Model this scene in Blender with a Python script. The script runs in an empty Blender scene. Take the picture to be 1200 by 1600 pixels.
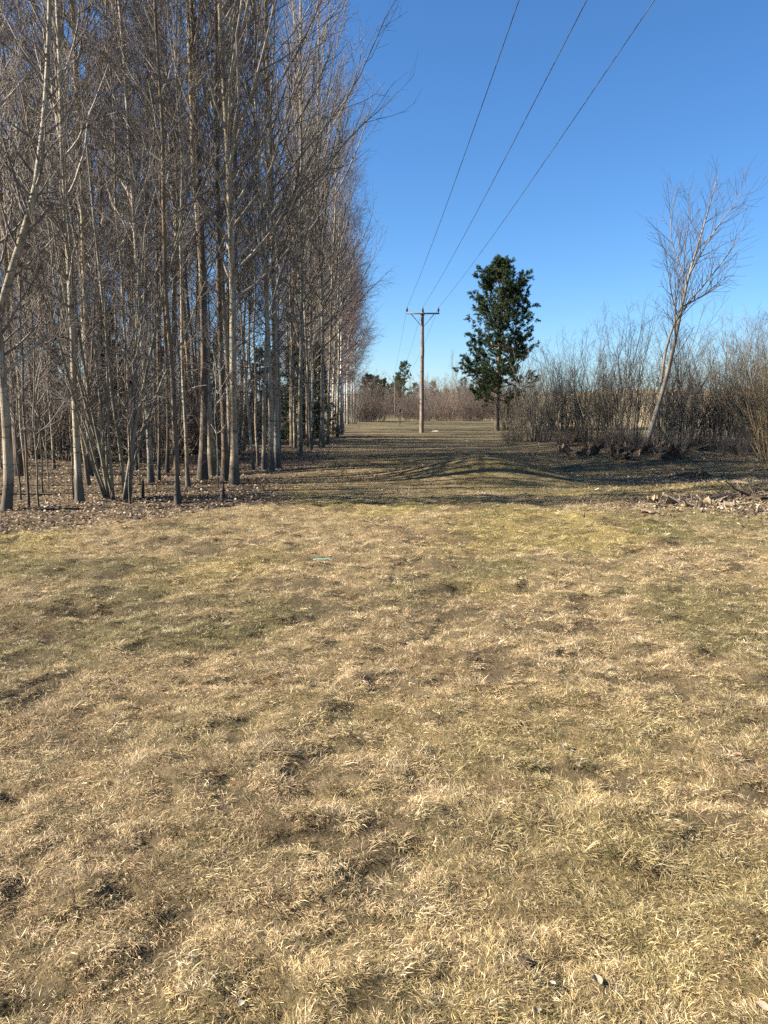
import bpy, math, random
import numpy as np
from mathutils import Vector

R = math.radians
scene = bpy.context.scene
col = scene.collection

# ------------------------------------------------------------------ camera, sky, sun, exposure
CAM_H = 1.6
PITCH = 7.6
FPX = 1200.0                       # focal length in pixels of the 1200 x 1600 photograph
cam_d = bpy.data.cameras.new('camera')
cam_d.sensor_fit = 'VERTICAL'; cam_d.sensor_height = 36.0; cam_d.lens = 36.0 * FPX / 1600.0
cam_d.clip_start = 0.05; cam_d.clip_end = 6000
cam = bpy.data.objects.new('camera', cam_d); col.objects.link(cam)
cam.location = (0, 0, CAM_H); cam.rotation_euler = (R(90 - PITCH), 0, 0)
scene.camera = cam

SUN_EL, SUN_BEHIND = 33.0, 5.0     # sun stands to the west side, a little behind the camera
sdir = Vector((-math.cos(R(SUN_EL)) * math.cos(R(SUN_BEHIND)), -math.cos(R(SUN_EL)) * math.sin(R(SUN_BEHIND)), math.sin(R(SUN_EL))))
world = bpy.data.worlds.new('World'); scene.world = world; world.use_nodes = True
wn = world.node_tree.nodes; wl = world.node_tree.links
sky = wn.new('ShaderNodeTexSky'); sky.sky_type = 'NISHITA'; sky.sun_disc = False
sky.sun_elevation = R(SUN_EL); sky.sun_rotation = R(-90 - SUN_BEHIND)
sky.altitude = 0; sky.air_density = 1.0; sky.dust_density = 0.2; sky.ozone_density = 8.0
hs = wn.new('ShaderNodeHueSaturation'); hs.inputs['Saturation'].default_value = 1.08     # the phone's vivid blue, the same all round
wl.new(sky.outputs['Color'], hs.inputs['Color']); wl.new(hs.outputs['Color'], wn['Background'].inputs['Color'])
wn['Background'].inputs['Strength'].default_value = 0.050
sun_d = bpy.data.lights.new('sun', 'SUN'); sun_d.energy = 5.0; sun_d.angle = R(0.53); sun_d.color = (1.0, 0.93, 0.82)
sun = bpy.data.objects.new('sun', sun_d); col.objects.link(sun)
sun.rotation_euler = sdir.to_track_quat('Z', 'Y').to_euler()
scene.view_settings.view_transform = 'Standard'; scene.view_settings.look = 'None'
scene.view_settings.gamma = 1.0; scene.view_settings.exposure = 1.95
scene.render.engine = 'CYCLES'
scene.cycles.use_denoising = False
scene.cycles.max_bounces = 5; scene.cycles.diffuse_bounces = 3; scene.cycles.glossy_bounces = 2
scene.cycles.sample_clamp_indirect = 6

rng = np.random.default_rng(7)

# ------------------------------------------------------------------ noise and terrain
def _hash(ix, iy, seed):
    h = (ix.astype(np.int64) * 374761393 + iy.astype(np.int64) * 668265263 + seed * 974634777) & 0xffffffff
    h = ((h ^ (h >> 13)) * 1274126177) & 0xffffffff
    return ((h ^ (h >> 16)) & 0xffff) / 65535.0

def vnoise(x, y, seed=0):
    x = np.asarray(x, float); y = np.asarray(y, float)
    ix = np.floor(x); iy = np.floor(y); fx = x - ix; fy = y - iy
    fx = fx * fx * (3 - 2 * fx); fy = fy * fy * (3 - 2 * fy)
    a = _hash(ix, iy, seed); b = _hash(ix + 1, iy, seed); c = _hash(ix, iy + 1, seed); d = _hash(ix + 1, iy + 1, seed)
    return (a + (b - a) * fx) * (1 - fy) + (c + (d - c) * fx) * fy

def fbm(x, y, seed=0, oct=3):
    s = 0; a = 0.5; n = 0
    for o in range(oct):
        s = s + a * vnoise(x * 2 ** o + 17.3 * o, y * 2 ** o - 9.1 * o, seed + o * 13); n += a; a *= 0.5
    return s / n

def sstep(a, b, x):
    t = np.clip((x - a) / (b - a), 0, 1); return t * t * (3 - 2 * t)

def gauss(x, y, cx, cy, sx, sy): return np.exp(-((x - cx) / sx) ** 2 - ((y - cy) / sy) ** 2)

def macro(x, y):
    h = 0.16 * (fbm(x / 6.5, y / 6.5, 3, 2) - 0.5) * sstep(6, 14, y)
    h = h + 0.05 * (vnoise(x / 1.9, y / 1.9, 5) - 0.5)
    h = h + 0.55 * gauss(x, y, 2.4, 17.8, 1.8, 1.0) + 0.24 * gauss(x, y, -0.8, 19.2, 2.2, 1.2) + 0.22 * gauss(x, y, 3.0, 25, 3.5, 1.6)   # hump across the meadow
    h = h + 0.42 * gauss(x, y, 9.3, 32, 3.4, 3.2) + 0.35 * gauss(x, y, 8.6, 24.5, 2.4, 2.2)      # banks under the hedge
    h = h + 0.20 * gauss(x, y, 7.0, 14.6, 1.8, 1.3)
    h = h - 0.22 * gauss(x, y, 3.2, 21.0, 4.5, 1.5) - 0.1 * gauss(x, y, 5.5, 17.2, 2.0, 1.1)
    d = np.sqrt(x * x + y * y)
    h = h + 6.5 * sstep(34, 210, d) * sstep(12, 60, x)                                           # the field rises beyond the hedge
    return h

def micro(x, y):
    w = 1 - sstep(11, 17, y)
    n = 0.075 * (fbm(x / 0.45, y / 0.40, 21, 2) - 0.5) + 0.065 * (vnoise(x / 0.17, y / 0.15, 31) - 0.5) + 0.022 * (vnoise(x / 0.07, y / 0.07, 33) - 0.5)
    hole = sstep(0.70, 0.86, vnoise(x / 0.33 + 40, y / 0.27, 44)) * 0.028 + sstep(0.74, 0.88, vnoise(x / 0.13 + 9, y / 0.11, 47)) * 0.016
    return (n - hole) * w

def H(x, y): return macro(np.asarray(x, float), np.asarray(y, float)) + micro(np.asarray(x, float), np.asarray(y, float))
def Hs(x, y): return float(H(np.array([x]), np.array([y]))[0])

def ground_at(u, v):
    """where the view ray of a photograph pixel meets the ground"""
    cx = (u - 600) / FPX; cy = (800 - v) / FPX
    p = R(PITCH)
    dy = math.cos(p) + cy * math.sin(p); dz = -math.sin(p) + cy * math.cos(p)
    t = 1.3 * 1.004 ** np.arange(1500)
    f = CAM_H + dz * t - macro(cx * t, dy * t)
    i = int(np.argmax(f <= 0)) if (f <= 0).any() else len(t) - 1
    t = t[i - 1] + (t[i] - t[i - 1]) * f[i - 1] / max(f[i - 1] - f[i], 1e-9)
    x, y = cx * t, dy * t
    return x, y

def litter_mask(x, y):
    f = (y - (9.4 + np.clip(x + 5, 0, 9) * 1.05) - 0.8 * (vnoise(x / 0.8, y / 0.8, 61) - 0.5)) / 0.9
    s = (-1.5 - x + 1.0 * (vnoise(x / 1.3, y / 1.7, 62) - 0.5)) / 0.9
    return np.clip(np.minimum(f, s), 0, 1)

def debris_mask(x, y):
    m = gauss(x, y, 6.6, 12.6, 2.2, 1.2) + 0.9 * gauss(x, y, 7.6, 18.0, 2.2, 1.4) + gauss(x, y, 7.6, 26, 2.4, 2.6) + 0.8 * gauss(x, y, 10.5, 28, 3, 4)
    return np.clip(m * (0.55 + 0.9 * vnoise(x / 0.6, y / 0.6, 77)), 0, 1)

STRAW = np.array([0.42, 0.31, 0.165]); PALE = np.array([0.56, 0.445, 0.275]); OLIVE = np.array([0.15, 0.14, 0.052])
YELLOW = np.array([0.38, 0.295, 0.105]); BROWN = np.array([0.22, 0.145, 0.078]); SOIL = np.array([0.085, 0.062, 0.040])
LITTER = np.array([0.125, 0.090, 0.060]); FIELD = np.array([0.30, 0.225, 0.13])

def mix(a, b, t): return a * (1 - t[..., None]) + b * t[..., None]

def turf_colour(x, y):
    """dry lawn colour: straw with yellow moss, olive and brown patches"""
    n1 = fbm(x / 1.3, y / 1.3, 101, 3); n2 = fbm(x / 0.55 + 7, y / 0.55, 111, 2); n3 = fbm(x / 2.6 - 4, y / 2.6, 121, 2)
    c = np.broadcast_to(STRAW, x.shape + (3,)).copy()
    c = mix(c, YELLOW, (0.35 + 0.4 * sstep(5, 8, y)) * sstep(0.52, 0.70, n3 + 0.12 * sstep(6, 9, y) - 0.08 * sstep(9.5, 12, y)))
    c = mix(c, OLIVE, 0.6 * sstep(0.56, 0.76, n1 + 0.05 * sstep(0, 3, x)))
    c = mix(c, BROWN, 0.5 * sstep(0.58, 0.8, n2))
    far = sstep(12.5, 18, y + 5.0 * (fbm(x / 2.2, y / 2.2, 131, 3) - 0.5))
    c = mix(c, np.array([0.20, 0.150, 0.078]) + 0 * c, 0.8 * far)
    return c

# ------------------------------------------------------------------ mesh helpers
def np_mesh(name, verts, quads=None, tris=None, smooth=False):
    me = bpy.data.meshes.new(name)
    verts = np.asarray(verts, np.float32).reshape(-1, 3)
    q = np.zeros((0, 4), np.int32) if quads is None else np.asarray(quads, np.int32).reshape(-1, 4)
    t = np.zeros((0, 3), np.int32) if tris is None else np.asarray(tris, np.int32).reshape(-1, 3)
    me.vertices.add(len(verts)); me.vertices.foreach_set('co', verts.ravel())
    loops = np.concatenate([q.ravel(), t.ravel()]); me.loops.add(len(loops)); me.loops.foreach_set('vertex_index', loops)
    n = len(q) + len(t); me.polygons.add(n)
    starts = np.concatenate([np.arange(len(q)) * 4, len(q) * 4 + np.arange(len(t)) * 3]).astype(np.int32)
    me.polygons.foreach_set('loop_start', starts)
    if smooth: me.polygons.foreach_set('use_smooth', np.ones(n, bool))
    me.update(calc_edges=True)
    return me

def set_colour(me, cols, name='tint'):
    a = me.color_attributes.new(name, 'FLOAT_COLOR', 'POINT')
    c = np.ones((len(cols), 4), np.float32); c[:, :3] = cols
    a.data.foreach_set('color', c.ravel())

def norm(v): return v / np.maximum(np.linalg.norm(v, axis=-1, keepdims=True), 1e-9)

def tube_arrays(P, Rr, S, caps=False):
    N, K, _ = P.shape
    T = np.empty_like(P); T[:, 1:-1] = P[:, 2:] - P[:, :-2]; T[:, 0] = P[:, 1] - P[:, 0]; T[:, -1] = P[:, -1] - P[:, -2]
    T = norm(T); Tm = norm(P[:, -1] - P[:, 0])
    ref = np.where(np.abs(Tm[:, 2:3]) > 0.8, np.array([[1.0, 0, 0]]), np.array([[0, 0, 1.0]]))
    a = np.cross(Tm, ref)[:, None, :]
    n1 = norm(a - (a * T).sum(-1, keepdims=True) * T); n2 = np.cross(T, n1)
    ang = np.arange(S) / S * 2 * math.pi
    V = P[:, :, None, :] + Rr[:, :, None, None] * (np.cos(ang)[None, None, :, None] * n1[:, :, None, :] + np.sin(ang)[None, None, :, None] * n2[:, :, None, :])
    idx = np.arange(N * K * S).reshape(N, K, S); nx = np.roll(idx, -1, axis=2)
    Q = np.stack([idx[:, :-1], nx[:, :-1], nx[:, 1:], idx[:, 1:]], -1).reshape(-1, 4)
    return V.reshape(-1, 3), Q

def tubes_mesh(name, groups, smooth=True):
    vs, qs, off = [], [], 0
    for P, Rr, S in groups:
        if len(P) == 0: continue
        v, q = tube_arrays(P, Rr, S); vs.append(v); qs.append(q + off); off += len(v)
    return np_mesh(name, np.concatenate(vs), np.concatenate(qs), smooth=smooth)

def obj(name, me, mat=None, parent=None, loc=None):
    o = bpy.data.objects.new(name, me); col.objects.link(o)
    if mat is not None and me is not None and len(me.materials) == 0: me.materials.append(mat)
    if parent is not None: o.parent = parent
    if loc is not None: o.location = loc
    return o

def tag(o, label=None, cat=None, group=None, kind=None):
    if label: o['label'] = label
    if cat: o['category'] = cat
    if group: o['group'] = group
    if kind: o['kind'] = kind
    return o

def box_arrays(c, s):
    x, y, z = s[0] / 2, s[1] / 2, s[2] / 2
    v = np.array([(-x, -y, -z), (x, -y, -z), (x, y, -z), (-x, y, -z), (-x, -y, z), (x, -y, z), (x, y, z), (-x, y, z)]) + np.array(c)
    q = np.array([(0, 3, 2, 1), (4, 5, 6, 7), (0, 1, 5, 4), (1, 2, 6, 5), (2, 3, 7, 6), (3, 0, 4, 7)])
    return v, q

# ------------------------------------------------------------------ materials
def new_mat(name):
    m = bpy.data.materials.new(name); m.use_nodes = True
    nt = m.node_tree; b = nt.nodes['Principled BSDF']; b.inputs['Roughness'].default_value = 0.85
    b.inputs['Specular IOR Level'].default_value = 0.15
    return m, nt, b

def N(nt, t, **kw):
    n = nt.nodes.new(t)
    for k, v in kw.items():
        if k in n.inputs: n.inputs[k].default_value = v
        else: setattr(n, k, v)
    return n

def ramp(nt, fac, stops):
    r = nt.nodes.new('ShaderNodeValToRGB'); e = r.color_ramp.elements
    while len(e) < len(stops): e.new(0.5)
    for i, (p, c) in enumerate(stops):
        e[i].position = p; e[i].color = (*c, 1)
    nt.links.new(fac, r.inputs[0]); return r.outputs[0]

def mixc(nt, a, b, fac, mode='MIX'):
    m = nt.nodes.new('ShaderNodeMix'); m.data_type = 'RGBA'; m.blend_type = mode; m.clamp_factor = True
    for s, v in ((m.inputs['A'], a), (m.inputs['B'], b), (m.inputs['Factor'], fac)):
        if isinstance(v, (int, float)): s.default_value = v
        elif isinstance(v, tuple): s.default_value = (*v, 1)
        else: nt.links.new(v, s)
    return m.outputs['Result']

def bark_mat(name, light, dark, warm, warm_amt, band=0.0, base_dark=(0.06, 0.05, 0.04), base_h=1.2, spot=None):
    m, nt, b = new_mat(name); L = nt.links
    tc = N(nt, 'ShaderNodeTexCoord'); oi = N(nt, 'ShaderNodeObjectInfo')
    add = N(nt, 'ShaderNodeVectorMath', operation='ADD'); L.new(tc.outputs['Object'], add.inputs[0])
    cmb = N(nt, 'ShaderNodeCombineXYZ'); mul = N(nt, 'ShaderNodeMath', operation='MULTIPLY'); mul.inputs[1].default_value = 31.7
    L.new(oi.outputs['Random'], mul.inputs[0])
    for k in 'XYZ': L.new(mul.outputs[0], cmb.inputs[k])
    L.new(cmb.outputs[0], add.inputs[1])
    mp = N(nt, 'ShaderNodeMapping'); mp.inputs['Scale'].default_value = (9, 9, 1.6); L.new(add.outputs[0], mp.inputs[0])
    n1 = N(nt, 'ShaderNodeTexNoise', Scale=1.6, Detail=5.0, Roughness=0.65); L.new(mp.outputs[0], n1.inputs['Vector'])
    c = ramp(nt, n1.outputs['Fac'], [(0.33, dark), (0.52, light), (0.75, tuple(min(1, x * 1.25) for x in light))])
    # lichen and warm stain, more on some trunks than on others
    n2 = N(nt, 'ShaderNodeTexNoise', Scale=0.9, Detail=3.0); L.new(add.outputs[0], n2.inputs['Vector'])
    wm = ramp(nt, n2.outputs['Fac'], [(0.42, (0, 0, 0)), (0.62, (1, 1, 1))])
    wa = N(nt, 'ShaderNodeMath', operation='MULTIPLY'); L.new(wm, wa.inputs[0])
    wr = N(nt, 'ShaderNodeMath', operation='MULTIPLY_ADD'); L.new(oi.outputs['Random'], wr.inputs[0]); wr.inputs[1].default_value = warm_amt; wr.inputs[2].default_value = 0.1
    L.new(wr.outputs[0], wa.inputs[1])
    c = mixc(nt, c, warm, wa.outputs[0])
    if band > 0:   # lenticels and dark knots lying across the stem
        mp2 = N(nt, 'ShaderNodeMapping'); mp2.inputs['Scale'].default_value = (3, 3, 17); L.new(add.outputs[0], mp2.inputs[0])
        n3 = N(nt, 'ShaderNodeTexNoise', Scale=1.0, Detail=3.0, Roughness=0.7); L.new(mp2.outputs[0], n3.inputs['Vector'])
        bm = ramp(nt, n3.outputs['Fac'], [(0.56, (0, 0, 0)), (0.66, (1, 1, 1))])
        bf = N(nt, 'ShaderNodeMath', operation='MULTIPLY'); L.new(bm, bf.inputs[0]); bf.inputs[1].default_value = band
        c = mixc(nt, c, spot or (0.05, 0.042, 0.035), bf.outputs[0])
    # rough cracked bark on the foot of the stem
    sep = N(nt, 'ShaderNodeSeparateXYZ'); L.new(tc.outputs['Object'], sep.inputs[0])
    n4 = N(nt, 'ShaderNodeMath', operation='MULTIPLY_ADD'); L.new(n1.outputs['Fac'], n4.inputs[0]); n4.inputs[1].default_value = -2.2 * base_h; L.new(sep.outputs['Z'], n4.inputs[2])
    bd = N(nt, 'ShaderNodeMapRange'); L.new(n4.outputs[0], bd.inputs['Value'])
    bd.inputs['From Min'].default_value = 0.0 - base_h * 0.3; bd.inputs['From Max'].default_value = base_h * 0.15; bd.inputs['To Min'].default_value = 0.8; bd.inputs['To Max'].default_value = 0
    c = mixc(nt, c, base_dark, bd.outputs[0])
    L.new(c, b.inputs['Base Color'])
    bp = N(nt, 'ShaderNodeBump', Strength=0.6, Distance=0.02); L.new(n1.outputs['Fac'], bp.inputs['Height']); L.new(bp.outputs[0], b.inputs['Normal'])
    return m

def twig_mat(name, a, bcol):
    m, nt, b = new_mat(name); L = nt.links
    tc = N(nt, 'ShaderNodeTexCoord'); oi = N(nt, 'ShaderNodeObjectInfo')
    n1 = N(nt, 'ShaderNodeTexNoise', Scale=2.5, Detail=2.0); L.new(tc.outputs['Object'], n1.inputs['Vector'])
    ad = N(nt, 'ShaderNodeMath', operation='MULTIPLY_ADD'); L.new(oi.outputs['Random'], ad.inputs[0]); ad.inputs[1].default_value = 0.35; L.new(n1.outputs['Fac'], ad.inputs[2])
    c = ramp(nt, ad.outputs[0], [(0.35, a), (0.95, bcol)])
    L.new(c, b.inputs['Base Color']); b.inputs['Roughness'].default_value = 0.7
    return m

def plain_mat(name, a, bcol, scale=6.0, rough=0.85, bump=0.0, stretch=(1, 1, 1)):
    m, nt, b = new_mat(name); L = nt.links
    tc = N(nt, 'ShaderNodeTexCoord'); mp = N(nt, 'ShaderNodeMapping'); mp.inputs['Scale'].default_value = stretch; L.new(tc.outputs['Object'], mp.inputs[0])
    n1 = N(nt, 'ShaderNodeTexNoise', Scale=scale, Detail=5.0, Roughness=0.65); L.new(mp.outputs[0], n1.inputs['Vector'])
    L.new(ramp(nt, n1.outputs['Fac'], [(0.32, a), (0.7, bcol)]), b.inputs['Base Color']); b.inputs['Roughness'].default_value = rough
    if bump:
        bp = N(nt, 'ShaderNodeBump', Strength=bump, Distance=0.02); L.new(n1.outputs['Fac'], bp.inputs['Height']); L.new(bp.outputs[0], b.inputs['Normal'])
    return m

def tint_mat(name, translucent=0.0, rough=0.8):
    m, nt, b = new_mat(name); L = nt.links
    at = N(nt, 'ShaderNodeAttribute', attribute_name='tint'); L.new(at.outputs['Color'], b.inputs['Base Color']); b.inputs['Roughness'].default_value = rough
    if translucent:
        tr = N(nt, 'ShaderNodeBsdfTranslucent'); L.new(at.outputs['Color'], tr.inputs['Color'])
        mx = N(nt, 'ShaderNodeMixShader'); mx.inputs[0].default_value = translucent
        L.new(b.outputs[0], mx.inputs[1]); L.new(tr.outputs[0], mx.inputs[2]); L.new(mx.outputs[0], nt.nodes['Material Output'].inputs['Surface'])
    return m

def ground_mat():
    m, nt, b = new_mat('ground_turf'); L = nt.links
    tc = N(nt, 'ShaderNodeTexCoord'); at = N(nt, 'ShaderNodeAttribute', attribute_name='tint')
    n1 = N(nt, 'ShaderNodeTexNoise', Scale=38.0, Detail=8.0, Roughness=0.8); L.new(tc.outputs['Object'], n1.inputs['Vector'])
    n2 = N(nt, 'ShaderNodeTexNoise', Scale=2.3, Detail=6.0, Roughness=0.7); L.new(tc.outputs['Object'], n2.inputs['Vector'])
    v1 = ramp(nt, n1.outputs['Fac'], [(0.30, (0.35, 0.33, 0.30)), (0.52, (0.95, 0.95, 0.95)), (0.72, (1.5, 1.5, 1.45))])
    v2 = ramp(nt, n2.outputs['Fac'], [(0.30, (0.62, 0.66, 0.6)), (0.62, (1.12, 1.1, 1.08))])
    c = mixc(nt, at.outputs['Color'], v1, 1.0, 'MULTIPLY'); c = mixc(nt, c, v2, 1.0, 'MULTIPLY')
    L.new(c, b.inputs['Base Color']); b.inputs['Roughness'].default_value = 0.95
    bp = N(nt, 'ShaderNodeBump', Strength=1.0, Distance=0.05); L.new(n1.outputs['Fac'], bp.inputs['Height']); L.new(bp.outputs[0], b.inputs['Normal'])
    return m

M = {}
M['ground'] = ground_mat()
M['tint'] = tint_mat('dry_grass_blade', 0.25)
M['leaf'] = tint_mat('dry_leaf', 0.15)
M['chip'] = tint_mat('splintered_wood', 0.0)
M['needle'] = tint_mat('conifer_needle', 0.12, 0.6)
M['aspen'] = bark_mat('aspen_bark', (0.295, 0.262, 0.198), (0.095, 0.082, 0.060), (0.27, 0.175, 0.075), 0.7, 0.8, base_h=0.5)
M['birch'] = bark_mat('birch_bark', (0.62, 0.57, 0.50), (0.36, 0.31, 0.25), (0.40, 0.30, 0.17), 0.3, 0.95, (0.05, 0.042, 0.038), 1.6)
M['alder'] = bark_mat('alder_bark', (0.118, 0.096, 0.072), (0.046, 0.039, 0.031), (0.20, 0.122, 0.052), 0.6, 0.4, base_h=0.5)
M['hazel'] = bark_mat('hazel_bark', (0.195, 0.176, 0.132), (0.082, 0.071, 0.052), (0.15, 0.128, 0.07), 0.5, 0.4, base_h=0.2)
M['pine'] = bark_mat('pine_bark', (0.125, 0.082, 0.054), (0.055, 0.041, 0.032), (0.17, 0.095, 0.05), 0.4, 0.0, (0.10, 0.08, 0.065), 3.2)
M['lone'] = bark_mat('smooth_grey_bark', (0.21, 0.182, 0.142), (0.10, 0.085, 0.066), (0.17, 0.14, 0.085), 0.3, 0.4, base_h=0.3)
M['limb'] = twig_mat('young_limb_bark', (0.112, 0.092, 0.069), (0.31, 0.265, 0.205))
M['twig'] = twig_mat('twig_bark', (0.054, 0.044, 0.038), (0.20, 0.168, 0.138))
M['btwig'] = twig_mat('birch_twig_bark', (0.075, 0.050, 0.046), (0.16, 0.112, 0.098))
M['wtwig'] = twig_mat('willow_twig_bark', (0.062, 0.052, 0.043), (0.15, 0.126, 0.10))
M['dtwig'] = twig_mat('dark_twig_bark', (0.058, 0.047, 0.039), (0.125, 0.102, 0.083))
M['ytwig'] = twig_mat('yellow_willow_bark', (0.18, 0.122, 0.058), (0.34, 0.245, 0.12))
M['rtwig'] = twig_mat('red_brush_bark', (0.080, 0.058, 0.046), (0.165, 0.122, 0.092))
M['pole'] = plain_mat('weathered_pole_wood', (0.135, 0.097, 0.073), (0.26, 0.20, 0.155), 7.0, 0.8, 0.3, (6, 6, 0.5))
M['steel'] = plain_mat('galvanised_steel', (0.09, 0.10, 0.11), (0.17, 0.18, 0.19), 9.0, 0.5)
M['porcelain'] = plain_mat('dark_glazed_porcelain', (0.022, 0.016, 0.014), (0.05, 0.032, 0.026), 12.0, 0.25)
M['wire'] = plain_mat('aluminium_wire', (0.05, 0.055, 0.06), (0.09, 0.095, 0.10), 3.0, 0.5)
M['stone'] = plain_mat('pale_stone', (0.38, 0.34, 0.28), (0.60, 0.55, 0.47), 16.0, 0.9, 0.4)
M['root'] = plain_mat('dark_root_wood', (0.030, 0.022, 0.016), (0.12, 0.085, 0.058), 9.0, 0.95, 0.8)
M['cutwood'] = plain_mat('fresh_cut_wood', (0.28, 0.19, 0.11), (0.42, 0.31, 0.19), 14.0, 0.8, 0.3)
M['deadwood'] = plain_mat('barkless_dead_wood', (0.13, 0.095, 0.065), (0.30, 0.23, 0.155), 9.0, 0.85, 0.4, (4, 4, 1))
M['plastic'] = plain_mat('pale_green_plastic', (0.12, 0.20, 0.15), (0.22, 0.31, 0.25), 30.0, 0.4)
M['dark'] = plain_mat('dark_painted_metal', (0.03, 0.035, 0.035), (0.06, 0.065, 0.06), 12.0, 0.5)
M['moss'] = plain_mat('bright_moss', (0.03, 0.05, 0.012), (0.07, 0.10, 0.025), 40.0, 0.95, 0.6)

# ------------------------------------------------------------------ ground sheet
def build_ground():
    ys = [-60, -30, -14, -6, -2, 0, 0.7]; y = 1.05
    while y < 1600:
        ys.append(y); y += 0.03 if y < 3.5 else (0.0095 * y if y < 30 else 0.04 * y)
    xs = list(np.arange(0, 3.0, 0.045)); x = xs[-1]; st = 0.045
    while x < 1500:
        st = min(st * (1.012 if x < 8 else 1.09), 60); x += st; xs.append(x)
    xs = np.array(xs); xs = np.concatenate([-xs[:0:-1], xs]); ys = np.array(ys)
    X, Y = np.meshgrid(xs, ys)
    Z = H(X, Y)
    nx, ny = len(xs), len(ys)
    idx = np.arange(nx * ny).reshape(ny, nx)
    Q = np.stack([idx[:-1, :-1], idx[:-1, 1:], idx[1:, 1:], idx[1:, :-1]], -1)
    me = np_mesh('ground', np.stack([X, Y, Z], -1), Q, smooth=True)
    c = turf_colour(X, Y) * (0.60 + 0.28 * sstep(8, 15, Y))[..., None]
    c = mix(c, SOIL + 0 * c, 0.55 * (1 - sstep(11, 17, Y)) * sstep(0.52, 0.8, vnoise(X / 0.33 + 40, Y / 0.27, 44)))
    c = mix(c, LITTER + 0 * c, 0.9 * litter_mask(X, Y))
    c = mix(c, np.array([0.15, 0.10, 0.065]) + 0 * c, 0.75 * debris_mask(X, Y))
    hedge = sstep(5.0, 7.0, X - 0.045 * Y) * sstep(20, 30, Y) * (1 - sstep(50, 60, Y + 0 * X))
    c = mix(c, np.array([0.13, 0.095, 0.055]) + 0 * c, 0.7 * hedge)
    c = mix(c, np.array([0.125, 0.102, 0.052]) + 0 * c, sstep(40, 60, Y) * (1 - sstep(12, 20, X)) * 0.7)
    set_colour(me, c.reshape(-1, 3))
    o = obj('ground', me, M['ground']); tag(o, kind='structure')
    # stubble field beyond the hedge
    xs = np.concatenate([np.linspace(15, 60, 30), np.linspace(66, 420, 60)]); ys = np.concatenate([np.linspace(42, 90, 30), np.linspace(95, 520, 60)])
    X, Y = np.meshgrid(xs, ys); X2 = X + 0.12 * Y * 0
    Z = H(X2, Y) + 0.05
    idx = np.arange(X.size).reshape(X.shape)
    Q = np.stack([idx[:-1, :-1], idx[:-1, 1:], idx[1:, 1:], idx[1:, :-1]], -1)
    me = np_mesh('field', np.stack([X2, Y, Z], -1), Q, smooth=True)
    set_colour(me, (np.broadcast_to(FIELD, X.shape + (3,)) * (0.85 + 0.3 * fbm(X / 9, Y / 9, 5, 2))[..., None]).reshape(-1, 3))
    tag(obj('field', me, M['ground']), kind='structure')
build_ground()

# ------------------------------------------------------------------ plant growth
def rand_perp(T, g):
    r = g.normal(size=T.shape); r = r - (r * T).sum(-1, keepdims=True) * T
    return norm(r)

def branches(g, P, Rr, counts, t0, t1, length, angle, up, wob, K, rfrac, rmax, rtip, bias=None, bias_len=0.0, flat=0.0, len_t=None):
    """side shoots on every polyline of P; returns polylines and radii"""
    N0, K0, _ = P.shape
    counts = np.broadcast_to(np.asarray(counts), (N0,))
    pi = np.repeat(np.arange(N0), counts); n = len(pi)
    j = np.arange(n) - np.repeat(np.cumsum(counts) - counts, counts)
    t = t0 + (t1 - t0) * (j + g.random(n)) / np.repeat(counts, counts)
    f = np.clip(t * (K0 - 1), 0, K0 - 1.001); k = f.astype(int); w = (f - k)[:, None]
    pos = P[pi, k] * (1 - w) + P[pi, k + 1] * w; rad = Rr[pi, k] * (1 - w[:, 0]) + Rr[pi, k + 1] * w[:, 0]
    T = norm(P[pi, k + 1] - P[pi, k])
    perp = rand_perp(T, g)
    if bias is not None:
        perp = perp + np.asarray(bias); perp = norm(perp - (perp * T).sum(-1, keepdims=True) * T)
    a = angle(t, g, n) if callable(angle) else np.radians(g.normal(angle, angle * 0.22, n))
    D = norm(np.cos(a)[:, None] * T + np.sin(a)[:, None] * perp)
    if flat: D[:, 2] *= (1 - flat); D = norm(D)
    L = length(t, g, n, pi) if callable(length) else length * g.uniform(0.55, 1.2, n)
    if bias is not None and bias_len: L = L * (1 + bias_len * (perp * norm(np.asarray(bias, float))).sum(-1))
    Q = np.empty((n, K, 3)); Q[:, 0] = pos
    seg = (L / (K - 1))[:, None]
    upv = np.array([0, 0, 1.0])
    for i in range(1, K):
        Q[:, i] = Q[:, i - 1] + D * seg
        D = norm(D + upv * up + g.normal(size=D.shape) * wob)
    r0 = np.clip(np.minimum(rad * rfrac, rmax), rtip * 1.15, None)
    s = np.linspace(0, 1, K)[None, :]
    Rn = r0[:, None] * (1 - s) ** 0.8 + rtip * s ** 1.0
    return Q, Rn

def stem_line(g, h, K, wob, lean=(0, 0), sweep=0.0):
    t = np.linspace(0, 1, K)
    x = np.cumsum(g.normal(0, wob, K)) * h / K; y = np.cumsum(g.normal(0, wob, K)) * h / K
    x -= x[0]; y -= y[0]
    k = np.ones(3) / 3
    x[1:-1] = np.convolve(x, k, 'valid'); y[1:-1] = np.convolve(y, k, 'valid')
    x = x + lean[0] * h * t + sweep * np.sin(t * math.pi) ; y = y + lean[1] * h * t
    return np.stack([x, y, t * h - 0.12 * (t == 0)], -1)[None]

def trunk_radius(K, dbh, flare=0.5, tip=0.008):
    t = np.linspace(0, 1, K)
    return (dbh / 2 * ((1 - t) ** 0.85 * 1.04 + flare * np.exp(-t * 60)) + tip)[None]

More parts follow.
